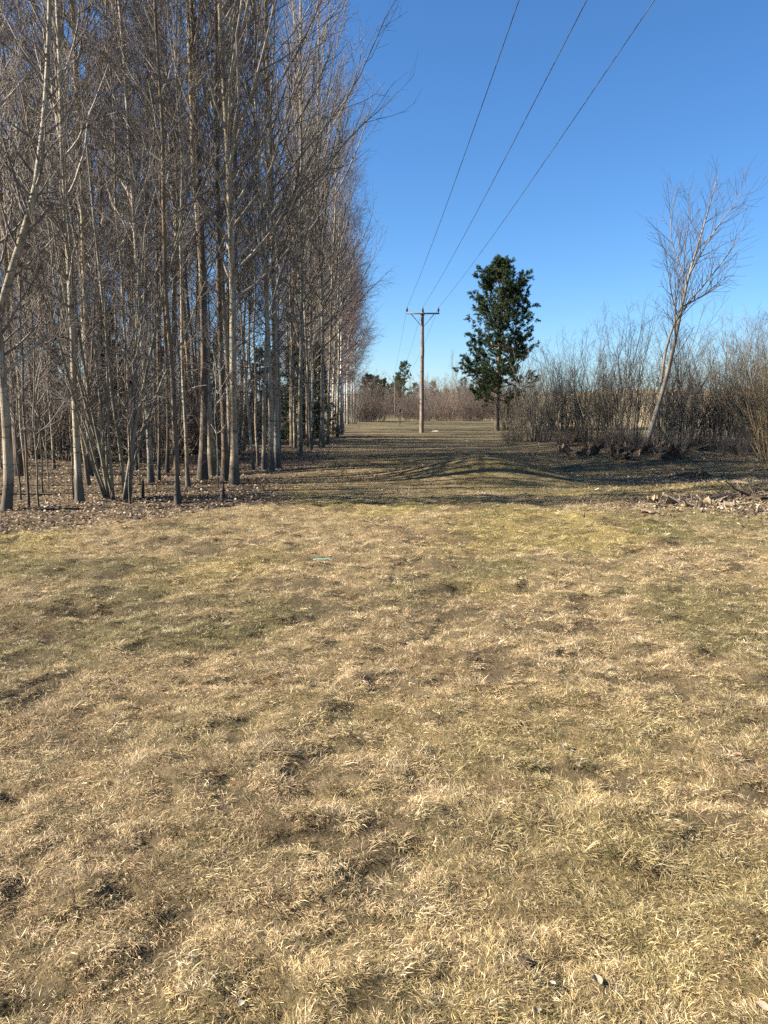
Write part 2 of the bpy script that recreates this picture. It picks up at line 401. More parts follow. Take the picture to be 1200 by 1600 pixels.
def tree_proto(seed, h, dbh, cs, spread, nbr, kind='aspen', bias=0.0, n2=5, n3=3, dead=10, lean=(0, 0), wob=0.05, twig=1.0, stems=None):
    """returns meshes (trunk, crown); the crown is all limbs and twigs"""
    g = np.random.default_rng(seed)
    K = 30
    if stems is None:
        P = stem_line(g, h, K, wob, lean); Rr = trunk_radius(K, dbh * 0.70, 0.85, 0.006)
    else: P, Rr = stems
    b = None if not bias else (bias, 0, 0)
    pend = kind == 'birch'
    def L1(t, g, n, pi):
        u = np.clip((t - cs) / (1 - cs), 0, 1)
        return spread * (0.30 + 0.9 * (1 - u) ** 0.7 * (0.35 + 0.65 * sstep(0, 0.22, u))) * g.uniform(0.6, 1.15, n)
    def A1(t, g, n):
        u = np.clip((t - cs) / (1 - cs), 0, 1)
        return np.radians((48 - 22 * u if not pend else 50 - 20 * u) + g.normal(0, 9, n))
    Q1, R1 = branches(g, P, Rr, nbr, cs, 0.985, L1, A1, 0.12 if not pend else 0.06, 0.09, 9, 0.55, 0.030, 0.0062 * twig, b, 0.2 if bias else 0)
    grp = []
    if dead:
        Qd, Rd = branches(g, P, Rr, dead, 0.10, cs, lambda t, g, n, pi: spread * g.uniform(0.15, 0.6, n), 68, 0.02, 0.17, 7, 0.22, 0.014, 0.003, None)
        Qe, Re = branches(g, Qd, Rd, 4, 0.3, 1.0, 0.4, 50, 0.02, 0.2, 4, 0.5, 0.006, 0.0024)
        grp += [(Qd, Rd, 3), (Qe, Re, 3)]
    Q2, R2 = branches(g, Q1, R1, n2, 0.22, 0.99, lambda t, g, n, pi: (0.34 * np.linalg.norm(Q1[pi, -1] - Q1[pi, 0], axis=1) * (1.25 - 0.75 * t) + 0.18) * g.uniform(0.6, 1.2, n), 34,
                      0.13 if not pend else -0.16, 0.10, 5, 0.55, 0.011 * twig, 0.0036 * twig)
    Q3, R3 = branches(g, Q2, R2, n3, 0.15, 1.0, lambda t, g, n, pi: g.uniform(0.2, 0.62, n) * (1.0 if not pend else 1.5), 38, 0.12 if not pend else -0.35, 0.13, 3 if pend else 2, 0.7, 0.0052 * twig, 0.0027 * twig)
    grp += [(Q2, R2, 3), (Q3, R3, 3)]
    tm = tubes_mesh('trunk', [(P, Rr, 12)]); cm = tubes_mesh('crown', grp, smooth=False); lm = tubes_mesh('limbs', [(Q1, R1, 5)])
    return tm, cm, lm

def place(name, parts, label, cat, group, x, y, rz=0.0, s=1.0, tilt=(0, 0), sink=0.0, z=None):
    """one plant: an Empty at its foot with its parts below it; parts = [(name, mesh, material)]"""
    e = bpy.data.objects.new(name, None); col.objects.link(e); e.empty_display_size = 0.2
    e.location = (x, y, (Hs(x, y) if z is None else z) - sink); e.rotation_euler = (tilt[0], tilt[1], rz); e.scale = (s, s, s) if not isinstance(s, tuple) else s
    tag(e, label, cat, group)
    for pn, me, mt in parts: obj(pn, me, mt, e)
    return e

# prototypes of the wood
def parts_of(pr, bark, twig): return [('trunk', pr[0], M[bark]), ('limbs', pr[2], M['limb'] if twig == 'twig' else M[twig]), ('crown', pr[1], M[twig])]
ASPEN = [parts_of(tree_proto(100 + i, h, d, cs, sp, nb, 'aspen', bias=bi, wob=0.045, lean=ln), 'aspen', 'twig') for i, (h, d, cs, sp, nb, bi, ln) in enumerate([
    (19.0, 0.20, 0.24, 2.9, 50, 0.0, (0.01, 0)), (18.0, 0.18, 0.20, 2.7, 48, 0.0, (-0.02, 0.01)), (20.0, 0.23, 0.26, 3.2, 52, 0.0, (0.02, -0.01)), (17.0, 0.15, 0.18, 2.3, 44, 0.0, (-0.01, 0)),
    (16.5, 0.14, 0.22, 2.2, 42, 0.0, (0.03, 0.0))])]
EDGE = [parts_of(tree_proto(130 + i, h, d, cs, sp, nb, 'aspen', bias=bi, wob=0.04, lean=ln, n2=8), 'aspen', 'twig') for i, (h, d, cs, sp, nb, bi, ln) in enumerate([
    (19.5, 0.21, 0.20, 4.4, 64, 0.42, (0.005, 0)), (18.5, 0.19, 0.18, 4.3, 62, 0.45, (0.01, 0)), (20.0, 0.22, 0.22, 4.4, 64, 0.38, (0.01, 0))])]
POLE = [parts_of(tree_proto(150 + i, h, d, 0.34, 1.3, 30, 'aspen', wob=0.06, n2=7, n3=6, lean=ln), bk, 'twig') for i, (h, d, bk, ln) in enumerate([
    (13.0, 0.09, 'aspen', (0.02, 0)), (11.5, 0.08, 'alder', (-0.03, 0)), (14.0, 0.11, 'alder', (0, 0.01)), (12.0, 0.085, 'aspen', (0.05, 0))])]
DARK = [parts_of(tree_proto(170 + i, h, d, 0.30, 2.5, 48, 'aspen', wob=0.04), 'alder', 'twig') for i, (h, d) in enumerate([(18.0, 0.22), (16.5, 0.19)])]
BIRCH = [parts_of(tree_proto(180 + i, h, d, 0.22, 3.0, 56, 'birch', bias=bi, wob=0.045, n2=10, n3=6), 'birch', 'btwig') for i, (h, d, bi) in enumerate([(17.0, 0.22, 0.35), (15.5, 0.19, 0.3)])]
SAPL = [parts_of(tree_proto(190 + i, h, d, 0.25, 0.9, 16, 'aspen', wob=0.10, n2=4, n3=3, dead=2), bk, 'twig') for i, (h, d, bk) in enumerate([(4.6, 0.035, 'alder'), (3.6, 0.028, 'hazel'), (5.6, 0.045, 'alder')])]

# multi-stemmed bushes
def bush_proto(seed, n, h, spread, arch, r0, n1=9, n2=4, base_r=0.35, up=0.05, twig=1.0, sides=5, lo=0.25, tilt=0.0, wob=0.06, short=0.6):
    g = np.random.default_rng(seed); K = 9
    az = g.uniform(0, 2 * math.pi, n); rr = base_r * np.sqrt(g.random(n))
    base = np.stack([np.cos(az) * rr, np.sin(az) * rr, np.full(n, -0.08)], -1)
    out = np.stack([np.cos(az) + tilt, np.sin(az), 0 * az], -1)
    D = norm(np.array([0, 0, 1.0]) + out * (spread * g.uniform(0.15, 1.0, n))[:, None] + g.normal(size=(n, 3)) * 0.06)
    L = h * g.uniform(short, 1.1, n)
    P = np.empty((n, K, 3)); P[:, 0] = base
    for i in range(1, K):
        P[:, i] = P[:, i - 1] + D * (L / (K - 1))[:, None]
        D = norm(D + out * arch * 0.12 * (i / K) + np.array([0, 0, 1.0]) * up + g.normal(size=D.shape) * wob)
    s = np.linspace(0, 1, K)[None]
    Rr = (r0 * g.uniform(0.55, 1.15, n))[:, None] * (1 - s) ** 0.8 + 0.0035 * twig
    Q1, R1 = branches(g, P, Rr, n1, lo, 0.98, lambda t, g, m, pi: L[pi] * 0.26 * (1.25 - t) * g.uniform(0.5, 1.2, m), 36, 0.10, 0.10, 5, 0.5, 0.010, 0.003 * twig)
    Q2, R2 = branches(g, Q1, R1, n2, 0.2, 1.0, 0.42, 36, 0.10, 0.12, 3, 0.7, 0.005 * twig, 0.0026 * twig)
    return P, Rr, tubes_mesh('crown', [(Q1, R1, 3), (Q2, R2, 3)], smooth=False), sides

def bush_parts(pr, bark, twig, single=False):
    P, Rr, cm, S = pr
    if single:
        return [('stem', tubes_mesh('stem', [(P[i:i + 1], Rr[i:i + 1], 8)]), M[bark]) for i in range(len(P))] + [('crown', cm, M[twig])]
    return [('stems', tubes_mesh('stems', [(P, Rr, S)]), M[bark]), ('crown', cm, M[twig])]

WILLOW = [bush_parts(bush_proto(300 + i, n, h, sp, ar, r, n1=10, n2=5, base_r=br, wob=0.10, short=0.35, lo=0.2), bk, tw) for i, (n, h, sp, ar, r, br, bk, tw) in enumerate([
    (24, 6.2, 0.26, 0.25, 0.024, 0.45, 'hazel', 'wtwig'), (26, 5.6, 0.36, 0.4, 0.020, 0.5, 'hazel', 'wtwig'), (22, 6.6, 0.22, 0.2, 0.026, 0.4, 'hazel', 'dtwig'), (26, 5.2, 0.40, 0.4, 0.018, 0.55, 'hazel', 'dtwig')])]
FARBUSH = [bush_parts(bush_proto(360 + i, 26, 5.4, 0.75, 0.5, 0.022, n1=10, n2=5, base_r=1.0, wob=0.10, short=0.3, lo=0.12, sides=3, twig=1.6), bk, tw) for i, (bk, tw) in enumerate([('rtwig', 'rtwig'), ('dtwig', 'rtwig'), ('wtwig', 'dtwig')])]
YELLOW_BUSH = bush_parts(bush_proto(320, 46, 4.2, 0.75, 0.8, 0.016, n1=7, n2=4, base_r=0.5), 'ytwig', 'ytwig')
BRUSH = [bush_parts(bush_proto(330 + i, 46, h, 0.7, 0.6, 0.009, n1=6, n2=3, base_r=0.55, lo=0.15, sides=3), tw, tw) for i, (h, tw) in enumerate([(1.9, 'rtwig'), (1.5, 'wtwig'), (2.3, 'wtwig')])]
HAZEL = bush_parts(bush_proto(340, 15, 7.5, 0.36, 0.25, 0.032, n1=14, n2=6, base_r=0.28, lo=0.12), 'hazel', 'twig', single=True)

# ------------------------------------------------------------------ conifers
def conifer_proto(seed, h, dbh, profile, nbr, cs, ang, n2, n3, needle, tuft, greens, up1, sub_up=0.08, wmul=1.0, rough=0.28, inner=0.30):
    g = np.random.default_rng(seed); K = 24
    P = stem_line(g, h, K, 0.03); Rr = trunk_radius(K, dbh, 0.35, 0.02)
    def L1(t, g, n, pi): return profile(t) * g.uniform(1 - rough, 1 + rough * 0.6, n)
    def A1(t, g, n): return np.radians(ang(t) + g.normal(0, 8, n))
    Q1, R1 = branches(g, P, Rr, nbr, cs, 0.99, L1, A1, up1, 0.10, 8, 0.45, 0.05, 0.006)
    Q2, R2 = branches(g, Q1, R1, n2, inner, 1.0, lambda t, g, n, pi: (0.26 * np.linalg.norm(Q1[pi, -1] - Q1[pi, 0], axis=1) * (1.2 - 0.7 * t) + 0.15) * g.uniform(0.6, 1.2, n), 48, sub_up, 0.12, 5, 0.6, 0.016, 0.005)
    Q3, R3 = branches(g, Q2, R2, n3, 0.25, 1.0, 0.26, 40, sub_up * 1.5, 0.1, 3, 0.7, 0.007, 0.004)
    # needles stand round the young shoots
    n = len(Q3); pi = np.repeat(np.arange(n), tuft); m = len(pi)
    t = g.random(m); A = Q3[pi, 0] * (1 - t)[:, None] + Q3[pi, 2] * t[:, None]
    T = norm(Q3[pi, 2] - Q3[pi, 0]); pr = rand_perp(T, g)
    D = norm(T * g.uniform(0.35, 1.0, m)[:, None] + pr)
    W = norm(np.cross(D, g.normal(size=(m, 3)))) * (needle * 0.13 * wmul)
    Lh = needle * g.uniform(0.7, 1.2, m)[:, None]
    V = np.stack([A - W, A + W, A + D * Lh], 1).reshape(-1, 3)
    nm = np_mesh('needles', V, tris=np.arange(len(V)))
    shade = g.random(n)[pi]; c = greens[0][None] * (1 - shade)[:, None] + greens[1][None] * shade[:, None]
    c = c * g.uniform(0.8, 1.2, m)[:, None]
    set_colour(nm, np.repeat(c, 3, 0))
    return tubes_mesh('trunk', [(P, Rr, 12)]), tubes_mesh('limbs', [(Q1, R1, 5), (Q2, R2, 3)], smooth=False), nm

def conifer_parts(pr): return [('trunk', pr[0], M['pine']), ('branches', pr[1], M['pine']), ('foliage', pr[2], M['needle'])]

def pine_profile(t):
    return np.interp(t, [0.15, 0.22, 0.30, 0.42, 0.50, 0.60, 0.72, 0.84, 0.93, 1.0], [2.2, 3.3, 3.6, 3.6, 3.0, 3.6, 3.3, 2.8, 2.0, 0.9])
PINE = conifer_parts(conifer_proto(400, 13.6, 0.40, pine_profile, 104, 0.17, lambda t: np.interp(t, [0.2, 0.6, 1.0], [80, 62, 34]), 12, 7, 0.15, 50,
                                   (np.array([0.026, 0.046, 0.018]), np.array([0.056, 0.078, 0.028])), 0.09, wmul=0.52, rough=0.20, inner=0.32))
SPRUCE = conifer_parts(conifer_proto(401, 9.0, 0.16, lambda t: 2.1 * (1.02 - t) + 0.12, 70, 0.03, lambda t: np.interp(t, [0, 1.0], [95, 60]), 8, 5, 0.13, 16,
                                     (np.array([0.012, 0.024, 0.010]), np.array([0.030, 0.048, 0.018])), 0.02, -0.02))
FARPINE = conifer_parts(conifer_proto(402, 12.0, 0.28, lambda t: np.interp(t, [0.3, 0.6, 0.85, 1.0], [1.6, 2.6, 2.0, 0.7]), 40, 0.35, lambda t: np.interp(t, [0.3, 1.0], [80, 40]), 8, 4, 0.18, 16,
                                      (np.array([0.03, 0.050, 0.020]), np.array([0.07, 0.090, 0.034])), 0.08, wmul=1.3))

# ------------------------------------------------------------------ the wood: front trees one by one
def px(u, v): return ground_at(u, v)

def placepx(name, parts, label, cat, group, u, v, **k):
    x, y = px(u, v); return place(name, parts, label, cat, group, x, y, **k)

spots = []
def front(u, v, parts, label, rz=0.0, s=1.0, tilt=(0, 0), name='aspen_tree', group='trees along the edge of the wood'):
    x, y = px(u, v); spots.append((x, y))
    return place(name, parts, label, 'tree', group, x, y, rz, s, tilt)

# forked pale tree standing at the corner of the wood
def fork_tree():
    g = np.random.default_rng(77)
    def line(pts, K=16):
        pts = np.array(pts, float); t = np.linspace(0, 1, len(pts)); tt = np.linspace(0, 1, K)
        P = np.stack([np.interp(tt, t, pts[:, i]) for i in range(3)], -1)
        P[1:-1] = (P[:-2] + 2 * P[1:-1] + P[2:]) / 4
        return P[None]
    A = line([(0, 0, -0.1), (0.10, 0, 0.5), (0.12, 0, 1.5), (0.06, 0.02, 3.1), (0.12, 0.05, 5.0), (-0.15, 0.1, 8.0), (-0.2, 0.2, 11), (-0.1, 0.2, 15)], 24)
    B = line([(0.07, 0.02, 3.1), (0.35, 0.05, 3.9), (0.75, 0.1, 5.0), (1.0, 0.15, 6.5), (1.2, 0.2, 9), (1.3, 0.3, 13.5)], 20)
    C = line([(0.09, 0.02, 2.2), (0.7, 0.1, 2.75), (1.5, 0.2, 3.5), (2.2, 0.1, 4.4), (2.6, 0, 5.4)], 12)
    RA = np.interp(np.linspace(0, 1, 24), [0, 0.02, 0.06, 0.25, 1], [0.14, 0.108, 0.085, 0.075, 0.010])[None]
    RB = np.interp(np.linspace(0, 1, 20), [0, 0.3, 1], [0.075, 0.06, 0.010])[None]; RC = np.linspace(0.028, 0.006, 12)[None]
    crown = []
    for (P, Rr, nb, cs, sp) in ((A, RA, 34, 0.36, 2.0), (B, RB, 34, 0.25, 2.0), (C, RC, 10, 0.2, 1.0)):
        Q1, R1 = branches(g, P, Rr, nb, cs, 0.98, lambda t, g, n, pi: sp * (1.25 - t) * g.uniform(0.5, 1.1, n), 46, 0.10, 0.1, 8, 0.4, 0.022, 0.004)
        Q2, R2 = branches(g, Q1, R1, 7, 0.2, 1.0, 0.55, 40, 0.12, 0.12, 4, 0.55, 0.009, 0.003)
        Q3, R3 = branches(g, Q2, R2, 4, 0.2, 1.0, 0.32, 38, 0.12, 0.12, 3, 0.7, 0.005, 0.0026)
        crown += [(Q1, R1, 4), (Q2, R2, 3), (Q3, R3, 3)]
    return [('trunk', tubes_mesh('trunk', [(A, RA, 14)]), M['aspen']), ('limb', tubes_mesh('limb', [(B, RB, 12)]), M['aspen']), ('limb', tubes_mesh('limb', [(C, RC, 8)]), M['aspen']),
            ('crown', tubes_mesh('crown', crown, smooth=False), M['twig'])]
front(8, 798, fork_tree(), 'pale forked tree with flared foot at the outermost corner of the wood', name='forked_tree')
front(125, 784, ASPEN[3], 'slim aspen with ochre lichen beside the multi-stemmed grey-green bush', rz=2.1, s=0.95)
front(278, 786, POLE[2], 'thin dark sinuous tree standing alone on leaf litter before the wood', rz=0.4, s=0.95, name='slender_tree')
front(366, 757, EDGE[0], 'straight pale aspen behind the short dark stub at the wood edge', rz=0.1, s=0.97)
front(294, 762, POLE[0], 'thin ochre stem with curved foot between two dark trunks', rz=1.2, s=1.0, name='slender_tree')
front(316, 750, DARK[0], 'thick dark straight trunk behind the curved ochre stem', rz=0.7, s=1.0, name='alder_tree')
front(352, 752, DARK[1], 'dark trunk close behind the straight pale edge aspen', rz=2.7, s=0.95, name='alder_tree')
front(396, 735, POLE[3], 'slim brown-lit stem beside the tight group of edge trunks', rz=3.0, s=1.0, name='slender_tree')
front(412, 735, ASPEN[4], 'slender aspen, outer stem of the tight group of edge trunks', rz=0.0, s=0.95)
front(423, 736, ASPEN[1], 'middle aspen of the tight group of edge trunks', rz=1.4, s=0.95)
front(433, 733, EDGE[2], 'stout aspen on the meadow side of the tight group of edge trunks', rz=-0.2, s=1.0)
front(468, 712, EDGE[1], 'gently curved aspen with clean trunk next to the dark young spruces', rz=0.15, s=1.02)
front(486, 703, ASPEN[3], 'thin wavy aspen between two stouter edge trunks by the spruces', rz=-0.3, s=0.95)
front(503, 700, EDGE[0], 'stout aspen with bowed foot before the dark young spruces', rz=-0.35, s=1.05)
front(512, 694, ASPEN[4], 'slim aspen tucked behind the bowed-foot aspen', rz=0.5, s=1.0)
front(534, 679, BIRCH[0], 'white-barked birch with black patches at the meadow edge', rz=0.0, s=1.05, name='birch_tree')
front(527, 683, EDGE[1], 'aspen beside the white-barked birch at the meadow edge', rz=0.3, s=1.0)
# hazel clump
x, y = px(182, 779); spots.append((x, y))
place('hazel_bush', HAZEL, 'multi-stemmed grey-green bush fanning out from one foot in the wood', 'bush', None, x, y, 0.6)
for (u, v, i, rz, s, lab) in [(44, 794, 2, 0.3, 0.95, 'thin upright sapling beside the forked corner tree'), (61, 792, 1, 1.9, 1.0, 'bent whippy sapling next to a thin upright one'),
                              (32, 782, 0, 1.1, 0.9, 'leaning sapling close behind the forked corner tree'), (116, 780, 1, 2.6, 1.0, 'crooked sapling at the foot of the lichen-marked aspen'),
                              (204, 786, 0, 4.1, 1.0, 'reddish thin stem beside the multi-stemmed grey-green bush'), (341, 762, 1, 0.9, 0.9, 'thin shoot rising behind the short dark stub'),
                              (67, 770, 0, 3.3, 0.85, 'small sapling on litter between forked tree and lichened aspen'), (76, 765, 1, 5.0, 0.8, 'very thin sapling on litter behind the bent whippy one')]:
    x, y = px(u, v); spots.append((x, y)); place('sapling', SAPL[i], lab, 'sapling', 'saplings at the wood edge', x, y, rz, s)

# the rest of the wood: Poisson-spread trees
prng = random.Random(11)
placed = list(spots)
def wood_edge(y): return -3.1 + 0.25 * math.sin(y * 0.21)
def spread(n, ylo, yhi, dmin, xlo, pick, tries=6000, xmax=None):
    k = 0
    for _ in range(tries):
        if k >= n: break
        y = prng.uniform(ylo, yhi); x = prng.uniform(xlo(y), wood_edge(y) if xmax is None else xmax(y))
        if y < 13.2 + max(0, (x + 6)) * 1.25: continue
        if any((x - a) ** 2 + (y - b) ** 2 < dmin * dmin for a, b in placed): continue
        placed.append((x, y)); k += 1; pick(x, y)

ANCHORS = [(8, 'behind the forked corner tree'), (125, 'behind the lichen-marked slim aspen'), (185, 'behind the grey-green many-stemmed bush'), (278, 'behind the thin sinuous dark tree'), (316, 'behind the thick dark straight trunk'),
           (366, 'behind the straight pale edge aspen'), (425, 'behind the tight group of edge trunks'), (480, 'near the dark young spruces')]
def where(x, y):
    u = 600 + FPX * x / y
    a = min(ANCHORS, key=lambda t: abs(t[0] - u))[1] if u > -60 else 'deep in the wood past the forked corner tree'
    return a + (', at the front' if y < 18 else ', mid-wood' if y < 28 else ', far inside')
def pick_inner(x, y):
    r = prng.random(); rz = prng.uniform(0, 6.28); s = prng.uniform(0.84, 1.06)
    tilt = (prng.gauss(0, 0.015), prng.gauss(0, 0.02))
    if r < 0.50: place('aspen_tree', prng.choice(ASPEN), 'tall grey-brown aspen ' + where(x, y), 'tree', 'aspens inside the wood', x, y, rz, s, tilt)
    elif r < 0.82: place('slender_tree', prng.choice(POLE), 'thin pole-like stem ' + where(x, y), 'tree', 'thin stems inside the wood', x, y, rz, s, tilt)
    if r < 0.22:   # a second stem from the same stool
        a = prng.uniform(0, 6.28); place('slender_tree', prng.choice(POLE), 'leaning twin stem ' + where(x, y), 'tree', 'twin stems inside the wood', x + 0.26 * math.cos(a), y + 0.26 * math.sin(a), rz + 2, s * 1.05, (-0.06 * math.sin(a), 0.06 * math.cos(a)))
    if r >= 0.82: place('alder_tree', prng.choice(DARK), 'dark-barked bare tree ' + where(x, y), 'tree', 'dark trees inside the wood', x, y, rz, s, tilt)
spread(84, 13.2, 40, 0.85, lambda y: -0.52 * y - 1.0, pick_inner)
# trees just outside the frame that shade the wood floor and carry the wood on
spread(10, 18.0, 36, 1.9, lambda y: -0.52 * y - 9, pick_inner, xmax=lambda y: -0.52 * y - 1.2)
def pick_edge(x, y):
    place('aspen_tree', prng.choice(EDGE), 'tall bare aspen leaning its crown over the meadow beyond the birch', 'tree', 'aspens lining the meadow beyond the birch', x, y, prng.uniform(-0.4, 0.4), prng.uniform(0.88, 1.0), (0, prng.gauss(0.01, 0.015)))
spread(7, 36, 52, 1.6, lambda y: -5.5, pick_edge)
def pick_birch(x, y):
    place('birch_tree', prng.choice(BIRCH), 'far birch with fine purplish twigs along the meadow edge', 'tree', 'far birches along the meadow edge', x, y, prng.uniform(-0.5, 0.5), prng.uniform(0.88, 1.1), (0, prng.gauss(0, 0.02)))
spread(16, 54, 98, 1.8, lambda y: -8, pick_birch)
spread(46, 40, 110, 2.4, lambda y: -0.5 * y, pick_inner, xmax=lambda y: -6.5)

# young spruces in the dark under the edge trees, and brushwood under the wood
for (u, v, s, rz) in [(484, 690, 0.60, 0.3), (497, 687, 0.70, 1.4), (515, 684, 0.62, 2.2), (524, 680, 0.5, 4.0)]:
    x, y = px(u, v); place('spruce_tree', SPRUCE, 'dark young spruce in the shade behind the edge aspens', 'tree', 'young spruces behind the edge aspens', x - 0.9, y + 1.5, rz, s)
for i in range(9):
    y = prng.uniform(27, 44); x = prng.uniform(-0.46 * y, -5.0)
    place('spruce_tree', SPRUCE, 'dark young spruce half hidden among the trunks deep in the wood', 'tree', 'young spruces deep in the wood', x, y, prng.uniform(0, 6.28), prng.uniform(0.35, 0.6))
for i in range(46):
    y = prng.uniform(22, 62); x = prng.uniform(-0.5 * y, -4.5)
    place('brush_bush', prng.choice(BRUSH[:1] + WILLOW[3:4] + FARBUSH[1:2]), 'low tangled bare brush ' + where(x, y), 'bush', 'brush deep in the wood', x, y, prng.uniform(0, 6.28), prng.uniform(0.5, 0.9))
for i in range(12):
    y = prng.uniform(66, 105); x = prng.uniform(-0.5 * y, -8)
    place('bare_bush', prng.choice(WILLOW), 'bare bush closing the far side of the wood', 'bush', 'bushes on the far side of the wood', x, y, prng.uniform(0, 6.28), prng.uniform(0.9, 1.4))
for i in range(10):
    y = prng.uniform(16, 24); x = prng.uniform(-0.5 * y, -4.0)
    place('sapling', prng.choice(SAPL), 'thin bare sapling ' + where(x, y), 'sapling', 'saplings inside the wood', x, y, prng.uniform(0, 6.28), prng.uniform(0.7, 1.1))
# stray bush and sapling at the far meadow edge
x, y = px(566, 664); place('bare_bush', WILLOW[1], 'rounded bare bush at the meadow edge beneath the far birches', 'bush', None, x - 1.2, y + 4, 0.4, 0.95)
x, y = px(561, 673); place('sapling', SAPL[0], 'pale thin sapling standing out on the grass by the far birches', 'sapling', None, x, y, 0.4, 0.75)

# ------------------------------------------------------------------ pine on the meadow
x, y = px(776, 673)
place('pine_tree', PINE, 'dense dark green pine standing alone beside the meadow and hedge', 'tree', None, x, y, 2.2, 0.88)
PX, PY = x, y

# ------------------------------------------------------------------ lone leaning bare tree
def lone_tree(dist):
    g = np.random.default_rng(91)
    def line(pts, K):
        pts = np.array(pts, float); d = np.concatenate([[0], np.cumsum(np.linalg.norm(np.diff(pts, axis=0), axis=1))]); tt = np.linspace(0, d[-1], K)
        P = np.stack([np.interp(tt, d, pts[:, i]) for i in range(3)], -1)
        for _ in range(2): P[1:-1] = (P[:-2] + 2 * P[1:-1] + P[2:]) / 4
        return P[None]
    m = dist / 1200.0
    def q(u, v, dy=0.0): return ((u - 1008) * m, dy, (702 - v) * m)
    A = line([(-0.05, 0, -0.1), q(1022, 650), q(1036, 590), q(1046, 540), q(1052, 500), q(1062, 440), q(1078, 380), q(1088, 340), q(1098, 295)], 26)
    B = line([q(1030, 600, 0.1), q(1034, 560, 0.2), q(1046, 515, 0.3), q(1058, 490, 0.3), q(1092, 450, 0.2), q(1112, 420, 0), q(1126, 394, -0.2), q(1134, 378, -0.2)], 18)
    C = line([q(1056, 485), q(1085, 470), q(1110, 452, 0.3), q(1126, 436, 0.5), q(1136, 422, 0.6)], 12)
    D = line([q(1062, 440), q(1085, 390, -0.2), q(1108, 352, -0.4), q(1122, 330, -0.6), q(1130, 312, -0.6)], 14)
    E = line([q(1060, 450), q(1050, 420, 0.2), q(1040, 380, 0.5), q(1042, 330, 0.6), q(1048, 305, 0.6)], 12)
    F = line([q(1050, 505), q(1034, 470, -0.2), q(1020, 430, -0.5), q(1014, 400, -0.6)], 10)
    G = line([q(1044, 545, -0.1), q(1040, 500, -0.3), q(1030, 455, -0.6), q(1032, 415, -0.8), q(1028, 385, -0.9)], 12)
    I = line([q(1054, 495, 0.1), q(1064, 450, 0.4), q(1066, 400, 0.7), q(1074, 350, 0.8), q(1072, 310, 0.9)], 14)
    rad = [np.interp(np.linspace(0, 1, 26), [0, 0.03, 0.12, 0.45, 1], [0.15, 0.105, 0.080, 0.050, 0.008])[None], np.linspace(0.05, 0.007, 18)[None], np.linspace(0.026, 0.005, 12)[None],
           np.linspace(0.03, 0.005, 14)[None], np.linspace(0.026, 0.005, 12)[None], np.linspace(0.022, 0.005, 10)[None], np.linspace(0.022, 0.005, 12)[None], np.linspace(0.028, 0.005, 14)[None]]
    crown = []
    for P, Rr, nb, cs, sp in zip((A, B, C, D, E, F, G, I), rad, (30, 16, 12, 16, 14, 12, 14, 16), (0.32, 0.35, 0.1, 0.1, 0.1, 0.1, 0.1, 0.1), (1.6, 1.4, 1.2, 1.1, 1.1, 1.1, 1.1, 1.1)):
        Q1, R1 = branches(g, P, Rr, nb, cs, 0.99, lambda t, g, n, pi: sp * (1.2 - 0.8 * t) * g.uniform(0.5, 1.1, n), 34, 0.06, 0.055, 7, 0.55, 0.013, 0.004)
        Q2, R2 = branches(g, Q1, R1, 4, 0.2, 1.0, 0.65, 32, 0.06, 0.06, 4, 0.6, 0.007, 0.0034)
        crown += [(Q1, R1, 4), (Q2, R2, 3)]
    parts = [('trunk', tubes_mesh('trunk', [(A, rad[0], 14)]), M['lone'])]
    for P, Rr in zip((B, C, D, E, F, G, I), rad[1:]): parts.append(('limb', tubes_mesh('limb', [(P, Rr, 8)]), M['lone']))
    return parts + [('crown', tubes_mesh('crown', crown, smooth=False), M['dtwig'])]
x, y = px(1008, 702)
place('bare_tree', lone_tree(y), 'bare pale-barked tree leaning and towering over the hedge', 'tree', None, x, y)

# ------------------------------------------------------------------ hedge and thickets
hr = random.Random(23)
ORD = ['first', 'second', 'third', 'fourth', 'fifth', 'sixth', 'seventh', 'eighth']
WH = [6.4, 5.8, 6.8, 5.4]
def bush(u, v, i, s, lab, grp, name='willow_bush', rz=None, dy=0, top=None):
    x, y = px(u, v)
    if top is not None: s = (v - top) / FPX * y / WH[i] * hr.uniform(0.9, 1.1)
    return place(name, WILLOW[i], lab, 'bush', grp, x, y + dy, hr.uniform(0, 6.28) if rz is None else rz, s)
for k, (u, v, i, s) in enumerate([(806, 690, 1, 0.60), (832, 690, 2, 0.85), (850, 688, 0, 0.9), (880, 692, 2, 0.93), (900, 690, 0, 0.95), (928, 692, 1, 1.0), (957, 694, 2, 1.0), (985, 697, 0, 0.98)]):
    bush(u, v, i, s, ORD[k] + ' many-stemmed front hedge bush counted from the pine to the leaning tree', 'hedge bushes between pine and leaning tree', top=float(np.interp(u, [800, 830, 870, 920, 950, 990], [590, 545, 505, 512, 480, 470])) + hr.uniform(-14, 22))
for k, (u, v, i, s) in enumerate([(1030, 700, 3, 0.85), (1056, 695, 2, 0.86), (1080, 697, 1, 0.82), (1112, 699, 2, 0.78), (1134, 700, 3, 0.80), (1160, 702, 1, 0.82), (1182, 705, 3, 0.9), (1206, 705, 0, 0.88)]):
    bush(u, v, i, s, ORD[k] + ' bare front hedge bush past the leaning tree, screening the field', 'hedge bushes before the stubble field', top=float(np.interp(u, [1020, 1060, 1100, 1150, 1210], [490, 490, 520, 500, 480])) + hr.uniform(-15, 25))
for k in range(11):
    u = 795 + k * 19 + hr.uniform(-8, 8)
    bush(u, hr.uniform(669, 676), hr.choice([0, 1, 2, 3]), hr.uniform(0.8, 1.15), 'brown bare bush standing behind the front row of the hedge', 'second row of the hedge')
